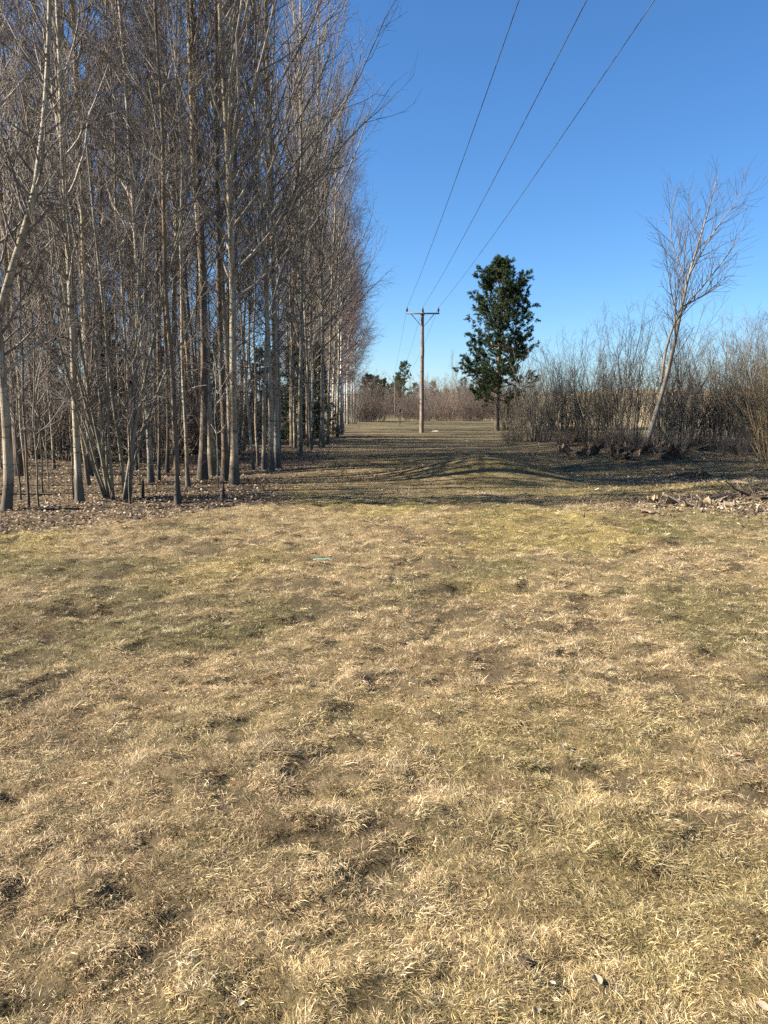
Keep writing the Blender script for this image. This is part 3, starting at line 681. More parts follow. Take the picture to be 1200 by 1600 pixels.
for k in range(46):
    u = 632 + k * 4.1 + hr.uniform(-5, 5); v = hr.uniform(653.5, 658.5)
    x, y = px(u, v); place('thicket_bush', hr.choice(FARBUSH), 'brown bare bush in the thicket that closes the meadow', 'bush', 'thicket at the meadow end', x, y, hr.uniform(0, 6.28), hr.uniform(0.45, 1.3))
for k in range(10):
    u = 585 + k * 7 + hr.uniform(-3, 3); v = hr.uniform(652.0, 653.5)
    x, y = px(u, v); place('brush_bush', FARBUSH[0], 'low reddish brushwood around the foot of the far poles', 'bush', 'brushwood round the far poles', x, y, hr.uniform(0, 6.28), hr.uniform(0.35, 0.6))
for k in range(14):
    d = hr.uniform(95, 150); u = hr.uniform(552, 592)
    place('thicket_bush', hr.choice(FARBUSH), 'grey-brown bush beneath the far birches where the meadow narrows', 'bush', 'bushes beneath the far birches', (u - 600) / FPX * d, d, hr.uniform(0, 6.28), hr.uniform(0.8, 1.3))
for k in range(20):
    d = hr.uniform(158, 200); u = hr.uniform(618, 790)
    place('thicket_bush', hr.choice(FARBUSH), 'taller far bush rising behind the thicket', 'bush', 'taller bushes behind the thicket', (u - 600) / FPX * d, d, hr.uniform(0, 6.28), hr.uniform(1.2, 1.8))
for k in range(8):
    u = 1040 + k * 23 + hr.uniform(-8, 8); d = hr.uniform(36, 46); i = hr.choice([1, 2, 0])
    place('willow_bush', WILLOW[i], 'slim bare bush standing at the field edge behind the hedge', 'bush', 'bushes at the field edge', (u - 600) / FPX * d, d, hr.uniform(0, 6.28), hr.uniform(0.9, 1.1))
x, y = px(1196, 724); place('yellow_willow_bush', YELLOW_BUSH, 'arching yellow-stemmed willow bush in front of the hedge', 'bush', None, x + 0.3, y, 0.3, 0.86)
x, y = px(800, 668); place('yellow_willow_bush', YELLOW_BUSH, 'small yellowish bush just behind the pine trunk', 'bush', None, x + 0.8, y + 2, 1.3, 0.75)
for k in range(24):
    u = 800 + k * 17 + hr.uniform(-6, 6); v = np.interp(u, [800, 880, 960, 1010, 1100, 1210], [692, 695, 700, 703, 706, 716]) + hr.uniform(-8, 3)
    x, y = px(u, v); place('brush_bush', BRUSH[hr.choice([0, 1, 2])], 'low brown brush tangled along the foot of the hedge', 'bush', 'brush along the foot of the hedge', x, y, hr.uniform(0, 6.28), hr.uniform(0.28, 0.5))

# far conifers and pale trees beyond the meadow end
for (u, d, s, kind) in [(578, 165, 0.98, 0), (582, 172, 1.0, 0), (586, 163, 0.92, 0), (590, 170, 0.98, 0), (594, 162, 0.85, 0), (598, 173, 0.9, 0), (602, 232, 1.2, 0), (606, 170, 0.78, 0), (611, 176, 0.8, 0), (615, 172, 0.74, 0), (620, 178, 0.72, 1), (573, 155, 0.95, 0), (568, 160, 0.9, 0), (623, 190, 0.85, 1), (648, 195, 0.66, 1), (676, 200, 0.7, 1), (722, 190, 0.72, 1), (748, 185, 0.66, 1)]:
    if kind == 0: d *= 1.42; s *= 1.36
    x = (u - 600) / FPX * d
    place('conifer_tree', SPRUCE if kind == 0 else FARPINE, ('dark spruce behind the far poles' if kind == 0 else 'distant green pine above the brown thicket'), 'tree', 'far spruces' if kind == 0 else 'far pines', x, d, u, s)
place('pine_tree', FARPINE, 'far pine with bare reddish stem and bushy head beside the second pole', 'tree', None, (631 - 600) / FPX * 150, 150, 0.5, 0.86)
for (u, d, s) in [(704, 128, 0.58), (712, 132, 0.5), (667, 140, 0.42), (684, 150, 0.4), (742, 140, 0.42), (640, 150, 0.4)]:
    place('aspen_tree', ASPEN[0], 'pale far bare tree rising above the thicket near the pine', 'tree', 'pale trees above the thicket', (u - 600) / FPX * d, d, u, s)

# far forest on the skyline
def far_forest():
    g = np.random.default_rng(5); n = 1500
    az = g.uniform(-0.62, 0.62, n); d = g.uniform(430, 560, n)
    x = np.sin(az) * d; y = np.cos(az) * d; z = H(x, y); h = g.uniform(6, 12, n) * np.where(x > 60, 0.55, 1.0); r = h * g.uniform(0.16, 0.26, n)
    vs, ts, off = [], [], 0
    S = 6; a = np.arange(S) / S * 6.283
    for k, (z0, z1, rr) in enumerate([(0.05, 0.62, 1.0), (0.35, 0.85, 0.7), (0.6, 1.0, 0.42)]):
        jit = g.uniform(0.7, 1.3, (n, S))
        ring = np.stack([x[:, None] + np.cos(a) * (r[:, None] * rr * jit), y[:, None] + np.sin(a) * (r[:, None] * rr * jit), np.broadcast_to((z + h * z0)[:, None], (n, S)) + g.normal(0, 0.3, (n, S))], -1)
        tip = np.stack([x, y, z + h * z1], -1)[:, None]
        V = np.concatenate([ring, tip], 1).reshape(-1, 3); b = (np.arange(n) * (S + 1))[:, None]; i = np.arange(S)[None]
        T = np.stack([b + i, b + (i + 1) % S, np.broadcast_to(b + S, (n, S))], -1).reshape(-1, 3)
        vs.append(V); ts.append(T + off); off += len(V)
    me = np_mesh('forest', np.concatenate(vs), tris=np.concatenate(ts))
    c = np.array([0.030, 0.042, 0.024]) * g.uniform(0.7, 1.5, (n, 1)); c = np.repeat(c, S + 1, 0); set_colour(me, np.concatenate([c, c, c]))
    tag(obj('forest', me, M['needle']), 'dark far-off conifer forest along the skyline beyond the field', 'forest', kind='stuff')
far_forest()

# ------------------------------------------------------------------ power line
def lathe(prof, S=14):
    prof = np.array(prof, float); K = len(prof); a = np.arange(S) / S * 2 * math.pi
    V = np.stack([prof[:, 0][:, None] * np.cos(a), prof[:, 0][:, None] * np.sin(a), np.broadcast_to(prof[:, 1][:, None], (K, S))], -1).reshape(-1, 3)
    idx = np.arange(K * S).reshape(K, S); nx = np.roll(idx, -1, 1)
    return V, np.stack([idx[:-1], nx[:-1], nx[1:], idx[1:]], -1).reshape(-1, 4)

POLE_H, ARM = 8.35, 1.09
def pole_meshes():
    zs = np.linspace(-0.3, POLE_H, 14); g = np.random.default_rng(3)
    P = np.stack([g.normal(0, 0.006, 14), g.normal(0, 0.006, 14), zs], -1)[None]; Rr = np.linspace(0.165, 0.105, 14)[None]
    shaft = tubes_mesh('shaft', [(P, Rr, 16)])
    v, q = lathe([(0.105, POLE_H - 0.01), (0.07, POLE_H + 0.04), (0.0, POLE_H + 0.06)]); cap = np_mesh('pole_cap', v, q)
    v, q = box_arrays((0, -0.14, POLE_H - 0.14), (2 * ARM + 0.14, 0.08, 0.10)); arm = np_mesh('crossarm', v, q)
    br = {}
    for s in (-1, 1):
        L = np.array([[(s * 0.80, -0.13, POLE_H - 0.18), (s * 0.10, -0.13, POLE_H - 0.98)]])
        br[s] = tubes_mesh('brace', [(np.linspace(L[0, 0], L[0, 1], 3)[None], np.full((1, 3), 0.026), 6)])
    v, q = lathe([(0.0, -0.02), (0.022, -0.02), (0.022, 0.08), (0.075, 0.09), (0.085, 0.13), (0.055, 0.16), (0.078, 0.20), (0.07, 0.25), (0.045, 0.28), (0.052, 0.32), (0.03, 0.35), (0.0, 0.355)])
    ins = np_mesh('insulator', v, q, smooth=True)
    v, q = box_arrays((0, -0.115, POLE_H - 0.17), (0.26, 0.05, 0.22)); plate = np_mesh('bracket', v, q)
    return shaft, cap, arm, br, ins, plate
PM = pole_meshes()
def power_pole(x, y, rz, label, s=1.0):
    e = bpy.data.objects.new('utility_pole', None); col.objects.link(e)
    e.location = (x, y, Hs(x, y)); e.rotation_euler = (0, 0, rz); e.scale = (s, s, s)
    tag(e, label, 'utility pole', 'poles of the power line')
    sh = obj('shaft', PM[0], M['pole'], e); obj('cap', PM[1], M['pole'], sh)
    am = obj('crossarm', PM[2], M['steel'], e); obj('bracket', PM[5], M['steel'], am)
    for s_ in (-1, 1): obj('brace', PM[3][s_], M['steel'], e)
    for k in (-1, 0, 1): obj('insulator', PM[4], M['porcelain'], e, (k * ARM, -0.14, POLE_H - 0.09 + 0.0))
    return e
x1, y1 = px(659, 676)
p1 = power_pole(x1, y1, 0.03, 'tall brown wooden power pole with three insulators out on the meadow')
x2, y2 = (617 - 600) / FPX * 150, 150.0
p2 = power_pole(x2, y2, 0.02, 'smaller-looking dark far power pole with brush at its foot', 0.89)
x3, y3 = (602 - 600) / FPX * 222, 222.0
p3 = power_pole(x3, y3, 0.02, 'farthest pale power pole before the dark spruces', 0.86)

def wires():
    names = ['overhead power wire on the insulator towards the wood', 'overhead power wire on the middle insulator above the pole top', 'overhead power wire on the insulator towards the pine']
    for k in (-1, 0, 1):
        def top(e, s): return np.array([e.location.x + k * ARM * s, e.location.y - 0.14 * s, e.location.z + (POLE_H + 0.27) * s])
        A = np.array([x1 + 1.22 + k * ARM, -30.0, 9.6]); B = top(p1, 1.0); C = top(p2, 0.89); D = top(p3, 0.86)
        pts = []
        for (a, b, sag, n) in ((A, B, 0.95, 60), (B, C, 1.6, 40), (C, D, 1.0, 24)):
            t = np.linspace(0, 1, n)[:, None]
            seg = a * (1 - t) + b * t; seg[:, 2] -= 4 * sag * (t * (1 - t))[:, 0]
            pts.append(seg if len(pts) == 0 else seg[1:])
        P = np.concatenate(pts)[None]
        o = obj('overhead_wire', tubes_mesh('overhead_wire', [(P, np.full(P.shape[:2], 0.0085), 5)]), M['wire'])
        tag(o, names[k + 1], 'wire', 'wires of the power line')
wires()

# small marker post out on the meadow
x, y = px(625, 664)
e = bpy.data.objects.new('marker_post', None); col.objects.link(e); e.location = (x, y, Hs(x, y)); tag(e, 'thin dark marker post with small box head between the poles', 'post')
v, q = box_arrays((0, 0, 0.72), (0.07, 0.07, 1.6)); obj('post', np_mesh('post', v, q), M['dark'], e)
v, q = box_arrays((0, -0.01, 1.50), (0.22, 0.16, 0.24)); hd = obj('head', np_mesh('head', v, q), M['dark'], e)
v, q = box_arrays((0, -0.01, 1.635), (0.27, 0.21, 0.03)); obj('lid', np_mesh('lid', v, q), M['dark'], hd)

# ------------------------------------------------------------------ stumps, sticks and chips
def lump_mesh(seed, rx, ry, h, rough=0.6, S=30, K=12):
    g = np.random.default_rng(seed)
    ph = np.linspace(0, math.pi / 2, K); th = np.arange(S) / S * 2 * math.pi
    P, T = np.meshgrid(ph, th, indexing='ij')
    r = 1 + rough * (fbm(np.cos(T) * 2.3 + seed, np.sin(T) * 2.3 + P * 3.2, seed, 3) - 0.5) * 2 + rough * 0.28 * (g.random(P.shape) - 0.5)
    X = rx * np.cos(P) * np.cos(T) * r; Y = ry * np.cos(P) * np.sin(T) * r; Z = h * np.sin(P) * r - 0.06 * (P == 0)
    V = np.stack([X, Y, Z], -1).reshape(-1, 3); idx = np.arange(K * S).reshape(K, S); nx = np.roll(idx, -1, 1)
    return np_mesh('lump', V, np.stack([idx[:-1], nx[:-1], nx[1:], idx[1:]], -1).reshape(-1, 4), smooth=False)

def cut_stem_mesh(seed, r, h, lean):
    """a sawn-off stem: bark side and a slanting pale cut face"""
    g = np.random.default_rng(seed); S = 9; a = np.arange(S) / S * 2 * math.pi; K = 4; V = []
    sl = g.uniform(-2.2, 2.2, 2)
    for k in range(K):
        t = k / (K - 1); rr = r * (1.4 - 0.7 * t) * (1 + 0.16 * g.normal(size=S))
        z = h * t + (sl[0] * np.cos(a) + sl[1] * np.sin(a)) * r * t * 1.1 - 0.06 * (k == 0)
        V.append(np.stack([np.cos(a) * rr + lean[0] * t * h, np.sin(a) * rr + lean[1] * t * h, z + 0 * a], -1))
    V = np.concatenate(V); idx = np.arange(K * S).reshape(K, S); nx = np.roll(idx, -1, 1)
    side = np_mesh('cut_stem', V, np.stack([idx[:-1], nx[:-1], nx[1:], idx[1:]], -1).reshape(-1, 4))
    top = V[-S:]; c = top.mean(0, keepdims=True) + np.array([[0, 0, 0.003]])
    i = np.arange(S)
    face = np_mesh('cut_face', np.concatenate([top + np.array([0, 0, 0.003]), c]), tris=np.stack([i, (i + 1) % S, np.full(S, S)], -1))
    return side, face

def stump(u, v, n, spread_r, hmax, label, seed, mound=(0.5, 0.4, 0.18), bark='root', rmax=0.06, name='coppice_stump', n_twig=0):
    x, y = px(u, v); g = np.random.default_rng(seed)
    e = bpy.data.objects.new(name, None); col.objects.link(e); e.location = (x, y, Hs(x, y) - 0.03); tag(e, label, 'stump', 'cut stumps below the hedge')
    obj('root_mound', lump_mesh(seed, mound[0] * 0.8, mound[1] * 0.8, mound[2] * 0.75), M['root'], e)
    for k in range(n):
        a = g.uniform(0, 6.28); rr = spread_r * math.sqrt(g.random()); h = hmax * g.uniform(0.12, 0.7)
        sd, fc = cut_stem_mesh(seed * 31 + k, g.uniform(0.4, 1.0) * rmax, h, (math.cos(a) * 3.2 * g.random(), math.sin(a) * 3.2 * g.random()))
        o = obj('cut_stem', sd, M[bark], e, (math.cos(a) * rr, math.sin(a) * rr * 0.7, mound[2] * 0.5)); obj('cut_face', fc, M['cutwood'], o)
    if n_twig:
        pr = bush_proto(seed, n_twig, 0.9, 1.2, 0.5, 0.008, n1=3, n2=2, base_r=spread_r, sides=3)
        P, Rr, cm, S = pr; obj('sprouts', tubes_mesh('sprouts', [(P, Rr, 3)]), M['rtwig'], e)
    return e
stump(905, 711, 11, 0.45, 0.45, 'dark sprouting stump clump on the meadow side of the hedge bank', 41, (0.5, 0.4, 0.20), n_twig=24)
stump(968, 716, 9, 0.35, 0.32, 'smaller dark stump with splayed cut stems below the leaning tree', 42, (0.35, 0.3, 0.14), n_twig=14)
stump(985, 705, 12, 0.7, 0.4, 'broad dark root stump at the foot of the leaning tree', 43, (0.8, 0.4, 0.20), n_twig=30)
stump(1042, 716, 10, 0.4, 0.55, 'tall black root clump at the end of the hedge bank', 44, (0.45, 0.35, 0.32), n_twig=26)
stump(1080, 744, 8, 0.5, 0.30, 'low stump with pale sawn stubs in the hollow before the hedge', 45, (0.6, 0.45, 0.14), 'deadwood', 0.024)
stump(1030, 784, 6, 0.22, 0.16, 'small splintered tan stump at the lit edge of the grass', 46, (0.30, 0.22, 0.10), 'deadwood', 0.026)
stump(1080, 789, 13, 0.42, 0.22, 'broad splintered tan stump with jagged stubs in wood chips', 47, (0.50, 0.32, 0.10), 'deadwood', 0.028)
stump(1112, 786, 6, 0.2, 0.18, 'narrow stump of upright stubs beside the broad splintered stump', 48, (0.26, 0.2, 0.08), 'deadwood', 0.024)
stump(1178, 802, 9, 0.38, 0.20, 'reddish splintered stump below the torn root plate', 49, (0.45, 0.3, 0.10), 'deadwood', 0.034)
# torn dark root plate
x, y = px(1192, 781)
e = bpy.data.objects.new('root_plate', None); col.objects.link(e); e.location = (x, y, Hs(x, y) - 0.05); tag(e, 'torn dark root plate lying above the reddish splintered stump', 'stump')
obj('root_mound', lump_mesh(52, 0.34, 0.2, 0.10, 0.9), M['root'], e)
g = np.random.default_rng(8)
for k in range(7):
    a = g.uniform(0, 6.28); P = [np.array([0.3 * math.cos(a), 0.2 * math.sin(a), 0.12])]; d = norm(np.array([math.cos(a), math.sin(a), g.uniform(-0.1, 0.5)]))
    for i in range(6): P.append(P[-1] + d * 0.11); d = norm(d + g.normal(0, 0.22, 3))
    obj('root', tubes_mesh('root', [(np.array(P)[None], np.linspace(0.02, 0.005, 7)[None], 6)]), M['root'], e)

def stick(u, v, length, r, rz, label, mat='deadwood', seed=0, group='fallen sticks'):
    x, y = px(u, v); g = np.random.default_rng(seed); n = 9
    t = np.linspace(-0.5, 0.5, n) * length
    xs = x + np.cos(rz) * t; ys = y + np.sin(rz) * t
    P = np.stack([xs + g.normal(0, 0.02, n), ys + g.normal(0, 0.02, n), H(xs, ys) + r * 0.9 + np.abs(g.normal(0, 0.01, n))], -1)
    c = P.mean(0); o = obj('fallen_branch', tubes_mesh('fallen_branch', [((P - c)[None], np.linspace(r, r * 0.45, n)[None], 7)]), M[mat], None, tuple(c))
    tag(o, label, 'branch', group); return o
stick(1193, 757, 1.1, 0.032, -0.35, 'thick pale barkless branch lying by the yellow willow', seed=1)
stick(1150, 775, 1.1, 0.02, 0.25, 'long thin pale stick lying between the stumps', seed=2)
stick(1148, 789, 0.5, 0.025, -0.2, 'short pale split stick beside the narrow stump', seed=3)
stick(1018, 803, 0.28, 0.022, -0.5, 'short white chip-like stick out on the lit grass', seed=4)
stick(1140, 727, 2.2, 0.02, 0.5, 'long leaning cut rod under the yellow willow', seed=5)
stick(900, 690, 2.4, 0.025, 0.6, 'pale fallen rod under the hedge beyond the dark stump clump', seed=6)
stick(935, 693, 1.9, 0.022, 0.9, 'slanting pale fallen rod below the hedge bushes', seed=7)
stick(245, 744, 2.2, 0.018, 0.05, 'straight thin branch lying on the wood floor', seed=8)

sr = random.Random(31)
for k in range(26):
    u, v = sr.choice([(1100, 790), (1165, 795), (1085, 748), (1150, 770), (950, 712), (1040, 788)]); u += sr.uniform(-45, 45); v += sr.uniform(-9, 9)
    if u < 1196: stick(u, v, sr.uniform(0.25, 0.8), sr.uniform(0.006, 0.014), sr.uniform(0, 3.14), 'thin broken stick among the wood chips by the stumps', sr.choice(['deadwood', 'root', 'rtwig']), 100 + k, 'broken sticks by the stumps')
# short dark stubs at the wood edge
for (u, v, h, r, lab, sd) in [(348, 782, 0.30, 0.028, 'short dark stub alone on the litter before the pale edge aspen', 61), (223, 778, 0.34, 0.024, 'short dark stub between the grey-green bush and sinuous tree', 62)]:
    x, y = px(u, v); a, b = cut_stem_mesh(sd, r, h, (0.05, 0))
    o = obj('tree_stub', a, M['root'], None, (x, y, Hs(x, y))); tag(o, lab, 'stump', 'stubs at the wood edge'); obj('cut_face', b, M['root'], o)

def chips():
    g = np.random.default_rng(12); n = 5200
    c = np.array([(6.4, 12.6, 1.5, 0.8), (5.3, 12.9, 0.9, 0.5), (7.4, 18.2, 1.2, 0.8), (7.4, 25.5, 1.7, 1.6), (9.8, 28.5, 2.0, 2.0), (7.2, 14.0, 1.2, 0.8)])
    k = g.choice(len(c), n, p=[0.28, 0.16, 0.14, 0.16, 0.12, 0.14])
    x = c[k, 0] + g.normal(size=n) * c[k, 2]; y = c[k, 1] + g.normal(size=n) * c[k, 3]
    L = g.uniform(0.02, 0.10, n) * (1 + 0.4 * (y > 20)); W = L * g.uniform(0.08, 0.35, n); Tt = W * 0.25
    az = g.uniform(0, 6.28, n); el = np.abs(g.normal(0, 0.35, n)) * g.choice([-1, 1], n)
    d = np.stack([np.cos(az) * np.cos(el), np.sin(az) * np.cos(el), np.sin(el)], -1); s = np.stack([-np.sin(az), np.cos(az), 0 * az], -1); u = np.cross(d, s)
    ctr = np.stack([x, y, H(x, y) + 0.012 + np.abs(np.sin(el)) * L * 0.45], -1)
    V = []
    for a, b, e in ((-1, -1, -1), (-1, 1, -1), (1, 0.3, -1), (1, -0.5, -1), (-1, -0.8, 1), (-1, 0.9, 1), (0.8, 0.2, 1), (0.9, -0.4, 1)):
        V.append(ctr + d * (a * L / 2)[:, None] + s * (b * W / 2)[:, None] + u * (e * Tt)[:, None])
    V = np.stack(V, 1).reshape(-1, 3); b = (np.arange(n) * 8)[:, None, None]
    q = np.array([(0, 1, 2, 3), (7, 6, 5, 4), (0, 4, 5, 1), (1, 5, 6, 2), (2, 6, 7, 3), (3, 7, 4, 0)])[None]
    me = np_mesh('wood_chips', V, (b + q).reshape(-1, 4))
    t = g.random(n)[:, None]; colr = np.array([0.29, 0.225, 0.135]) * t + np.array([0.09, 0.066, 0.046]) * (1 - t); colr[g.random(n) < 0.05] = (0.55, 0.47, 0.35)
    set_colour(me, np.repeat(colr, 8, 0))
    tag(obj('wood_chips', me, M['chip']), 'scattered tan wood chips and bark scraps around the stumps', 'wood chips', kind='stuff')
chips()

# ------------------------------------------------------------------ dry grass and leaf litter
def tuft_mesh(seed, n=40, fan=0.7, lift=0.22, rad=0.030, length=(0.018, 0.055)):
    """a small mat of dry blades, combed roughly along +x"""
    g = np.random.default_rng(seed)
    r = rad * np.sqrt(g.random(n)); th = g.uniform(0, 6.28, n)
    B = np.stack([r * np.cos(th), r * np.sin(th), np.full(n, -0.004)], -1)
    az = g.normal(0, fan, n); el = np.clip(g.normal(lift, 0.30, n), 0.0, 1.3); L = g.uniform(*length, n)
    D0 = np.stack([np.cos(az) * np.cos(el), np.sin(az) * np.cos(el), np.sin(el)], -1)
    az2 = az + g.normal(0, 0.35, n); el2 = el - g.uniform(0.05, 0.6, n)
    D1 = np.stack([np.cos(az2) * np.cos(el2), np.sin(az2) * np.cos(el2), np.sin(el2)], -1)
    Mi = B + D0 * (L * 0.5)[:, None] + np.array([0, 0, 0.004]); Ti = Mi + D1 * (L * 0.5)[:, None]; Ti[:, 2] = np.maximum(Ti[:, 2], 0.0)
    W = g.uniform(0.00045, 0.00105, n)
    side = norm(np.cross(D0, g.normal(size=(n, 3)) * 0.5 + np.array([0, 0, 1.0]))) * W[:, None]
    V = np.stack([B, Mi + side, Ti, Mi - side], 1).reshape(-1, 3)
    me = np_mesh('grass_tuft', V, (np.arange(n) * 4)[:, None] + np.array([[0, 1, 2, 3]]))
    t = g.random(n); c = (0.45 + 0.95 * t)[:, None] * np.ones((1, 3)); c[g.random(n) < 0.18] *= (1.25, 1.3, 1.45); c[g.random(n) < 0.12] *= (0.55, 0.5, 0.45)
    set_colour(me, np.repeat(c, 4, 0), 'blade')
    return me

def grass_mat():
    m, nt, b = new_mat('dry_grass_tuft'); L = nt.links
    a1 = N(nt, 'ShaderNodeAttribute', attribute_name='blade'); a2 = N(nt, 'ShaderNodeAttribute', attribute_name='tint', attribute_type='INSTANCER')
    c = mixc(nt, a1.outputs['Color'], a2.outputs['Color'], 1.0, 'MULTIPLY')
    L.new(c, b.inputs['Base Color']); b.inputs['Roughness'].default_value = 0.7
    tr = N(nt, 'ShaderNodeBsdfTranslucent'); L.new(c, tr.inputs['Color']); mx = N(nt, 'ShaderNodeMixShader'); mx.inputs[0].default_value = 0.2
    L.new(b.outputs[0], mx.inputs[1]); L.new(tr.outputs[0], mx.inputs[2]); L.new(mx.outputs[0], nt.nodes['Material Output'].inputs['Surface'])
    return m

def grass():
    g = np.random.default_rng(1); gm = grass_mat()
    coll = bpy.data.collections.new('grass_tufts'); kinds = []
    for k in range(14):
        me = tuft_mesh(900 + k, 44, *[(0.6, 0.08), (1.1, 0.12), (2.5, 0.22), (0.9, 0.25)][k % 4], 0.030, (0.015, 0.046)); me.materials.append(gm)
        o = bpy.data.objects.new('grass_tuft_%02d' % k, me); coll.objects.link(o)
    for k in range(14, 18):                                                    # longer, paler tufts
        me = tuft_mesh(900 + k, 50, 1.3, 0.5, 0.022, (0.035, 0.085)); me.materials.append(gm)
        o = bpy.data.objects.new('grass_tuft_%02d' % k, me); coll.objects.link(o)
    ds = np.linspace(1.4, 25, 500); w = 1900 * np.where(ds < 2.6, 1.0, (2.6 / ds) ** 1.62) * (1.2 * ds + 0.8)
    n = int(((w[1:] + w[:-1]) / 2 * np.diff(ds)).sum()); cdf = np.cumsum(w); cdf /= cdf[-1]
    d = np.interp(g.random(n), cdf, ds); x = g.uniform(-1, 1, n) * (0.6 * d + 0.4)
    keep = g.random(n) > litter_mask(x, d) * 0.93
    keep &= g.random(n) > 0.7 * debris_mask(x, d)
    keep &= g.random(n) > 0.55 * sstep(0.66, 0.84, vnoise(x / 0.33 + 40, d / 0.27, 44))
    x, d = x[keep], d[keep]; n = len(x)
    me = bpy.data.meshes.new('grass'); me.vertices.add(n); me.vertices.foreach_set('co', np.stack([x, d, H(x, d)], -1).astype(np.float32).ravel())
    e = 0.05; sx = (H(x + e, d) - H(x - e, d)) / (2 * e); sy = (H(x, d + e) - H(x, d - e)) / (2 * e)
    az = fbm(x / 0.35, d / 0.35, 81, 2) * 14.0 + g.normal(0, 0.9, n)
    rot = np.stack([np.arctan(sy) * 0.8, -np.arctan(sx) * 0.8, az], -1)
    at = me.attributes.new('rot', 'FLOAT_VECTOR', 'POINT'); at.data.foreach_set('vector', rot.astype(np.float32).ravel())
    long = (vnoise(x / 0.25, d / 0.25, 71) > 0.72) & (g.random(n) < 0.14)
    idx = np.where(long, g.integers(14, 18, n), g.integers(0, 14, n))
    at = me.attributes.new('pick', 'INT', 'POINT'); at.data.foreach_set('value', idx.astype(np.int32))
    sc = g.uniform(0.7, 1.3, n) * (0.82 + 0.062 * d)
    at = me.attributes.new('size', 'FLOAT', 'POINT'); at.data.foreach_set('value', sc.astype(np.float32))
    c = turf_colour(x, d); tt = g.random(n)
    c = mix(c, PALE + 0 * c, (tt > 0.86) * 0.7 + long * 0.3 * (tt <= 0.86)); c = mix(c, OLIVE * 0.7 + 0 * c, (tt < 0.09) * 0.8); c = mix(c, BROWN * 0.75 + 0 * c, ((tt > 0.40) & (tt < 0.56)) * 0.7)
    grn = sstep(0.53, 0.72, fbm(x / 0.6 + 3, d / 0.6, 141, 3) + 0.10 * sstep(0.2, 2.5, x))
    c = mix(c, np.array([0.18, 0.165, 0.062]) + 0 * c, 0.26 * grn)
    c = np.clip(c * g.uniform(0.75, 1.2, (n, 1)) * np.where(d < 6, 1.08, 1.14)[:, None], 0, 0.85)
    set_colour(me, c, 'tint')
    o = obj('grass', me); tag(o, 'short matted dry winter grass covering the lawn', 'grass', kind='stuff')
    ng = bpy.data.node_groups.new('grass_scatter', 'GeometryNodeTree')
    ng.interface.new_socket('Geometry', in_out='INPUT', socket_type='NodeSocketGeometry'); ng.interface.new_socket('Geometry', in_out='OUTPUT', socket_type='NodeSocketGeometry')
    gi = ng.nodes.new('NodeGroupInput'); go = ng.nodes.new('NodeGroupOutput'); iop = ng.nodes.new('GeometryNodeInstanceOnPoints'); ci = ng.nodes.new('GeometryNodeCollectionInfo')
    ci.inputs['Collection'].default_value = coll; ci.inputs['Separate Children'].default_value = True; ci.inputs['Reset Children'].default_value = True
    iop.inputs['Pick Instance'].default_value = True
    def attr(nm, ty):
        a = ng.nodes.new('GeometryNodeInputNamedAttribute'); a.data_type = ty; a.inputs['Name'].default_value = nm; return a.outputs['Attribute']
    L = ng.links
    L.new(gi.outputs[0], iop.inputs['Points']); L.new(ci.outputs[0], iop.inputs['Instance']); L.new(attr('pick', 'INT'), iop.inputs['Instance Index'])
    er = ng.nodes.new('FunctionNodeEulerToRotation'); L.new(attr('rot', 'FLOAT_VECTOR'), er.inputs[0]); L.new(er.outputs[0], iop.inputs['Rotation'])
    L.new(attr('size', 'FLOAT'), iop.inputs['Scale']); L.new(iop.outputs[0], go.inputs[0])
    md = o.modifiers.new('scatter', 'NODES'); md.node_group = ng
grass()

def leaf_shape(n, ctr, az, el, L, g):
    d = np.stack([np.cos(az) * np.cos(el), np.sin(az) * np.cos(el), np.sin(el)], -1); s0 = np.stack([-np.sin(az), np.cos(az), 0 * az], -1); u = np.cross(d, s0)
    roll = g.normal(0, 0.5, n)[:, None]; s = s0 * np.cos(roll) + u * np.sin(roll); u = np.cross(d, s)
    fold = g.uniform(0.05, 0.5, n)
    pts = []
    for a, b in ((-0.5, 0), (-0.2, 0.42), (0.22, 0.36), (0.5, 0), (0.22, -0.36), (-0.2, -0.42)):
        pts.append(ctr + d * (a * L)[:, None] + s * (b * L)[:, None] + u * (abs(b) * fold * L)[:, None])
    return np.stack(pts, 1)

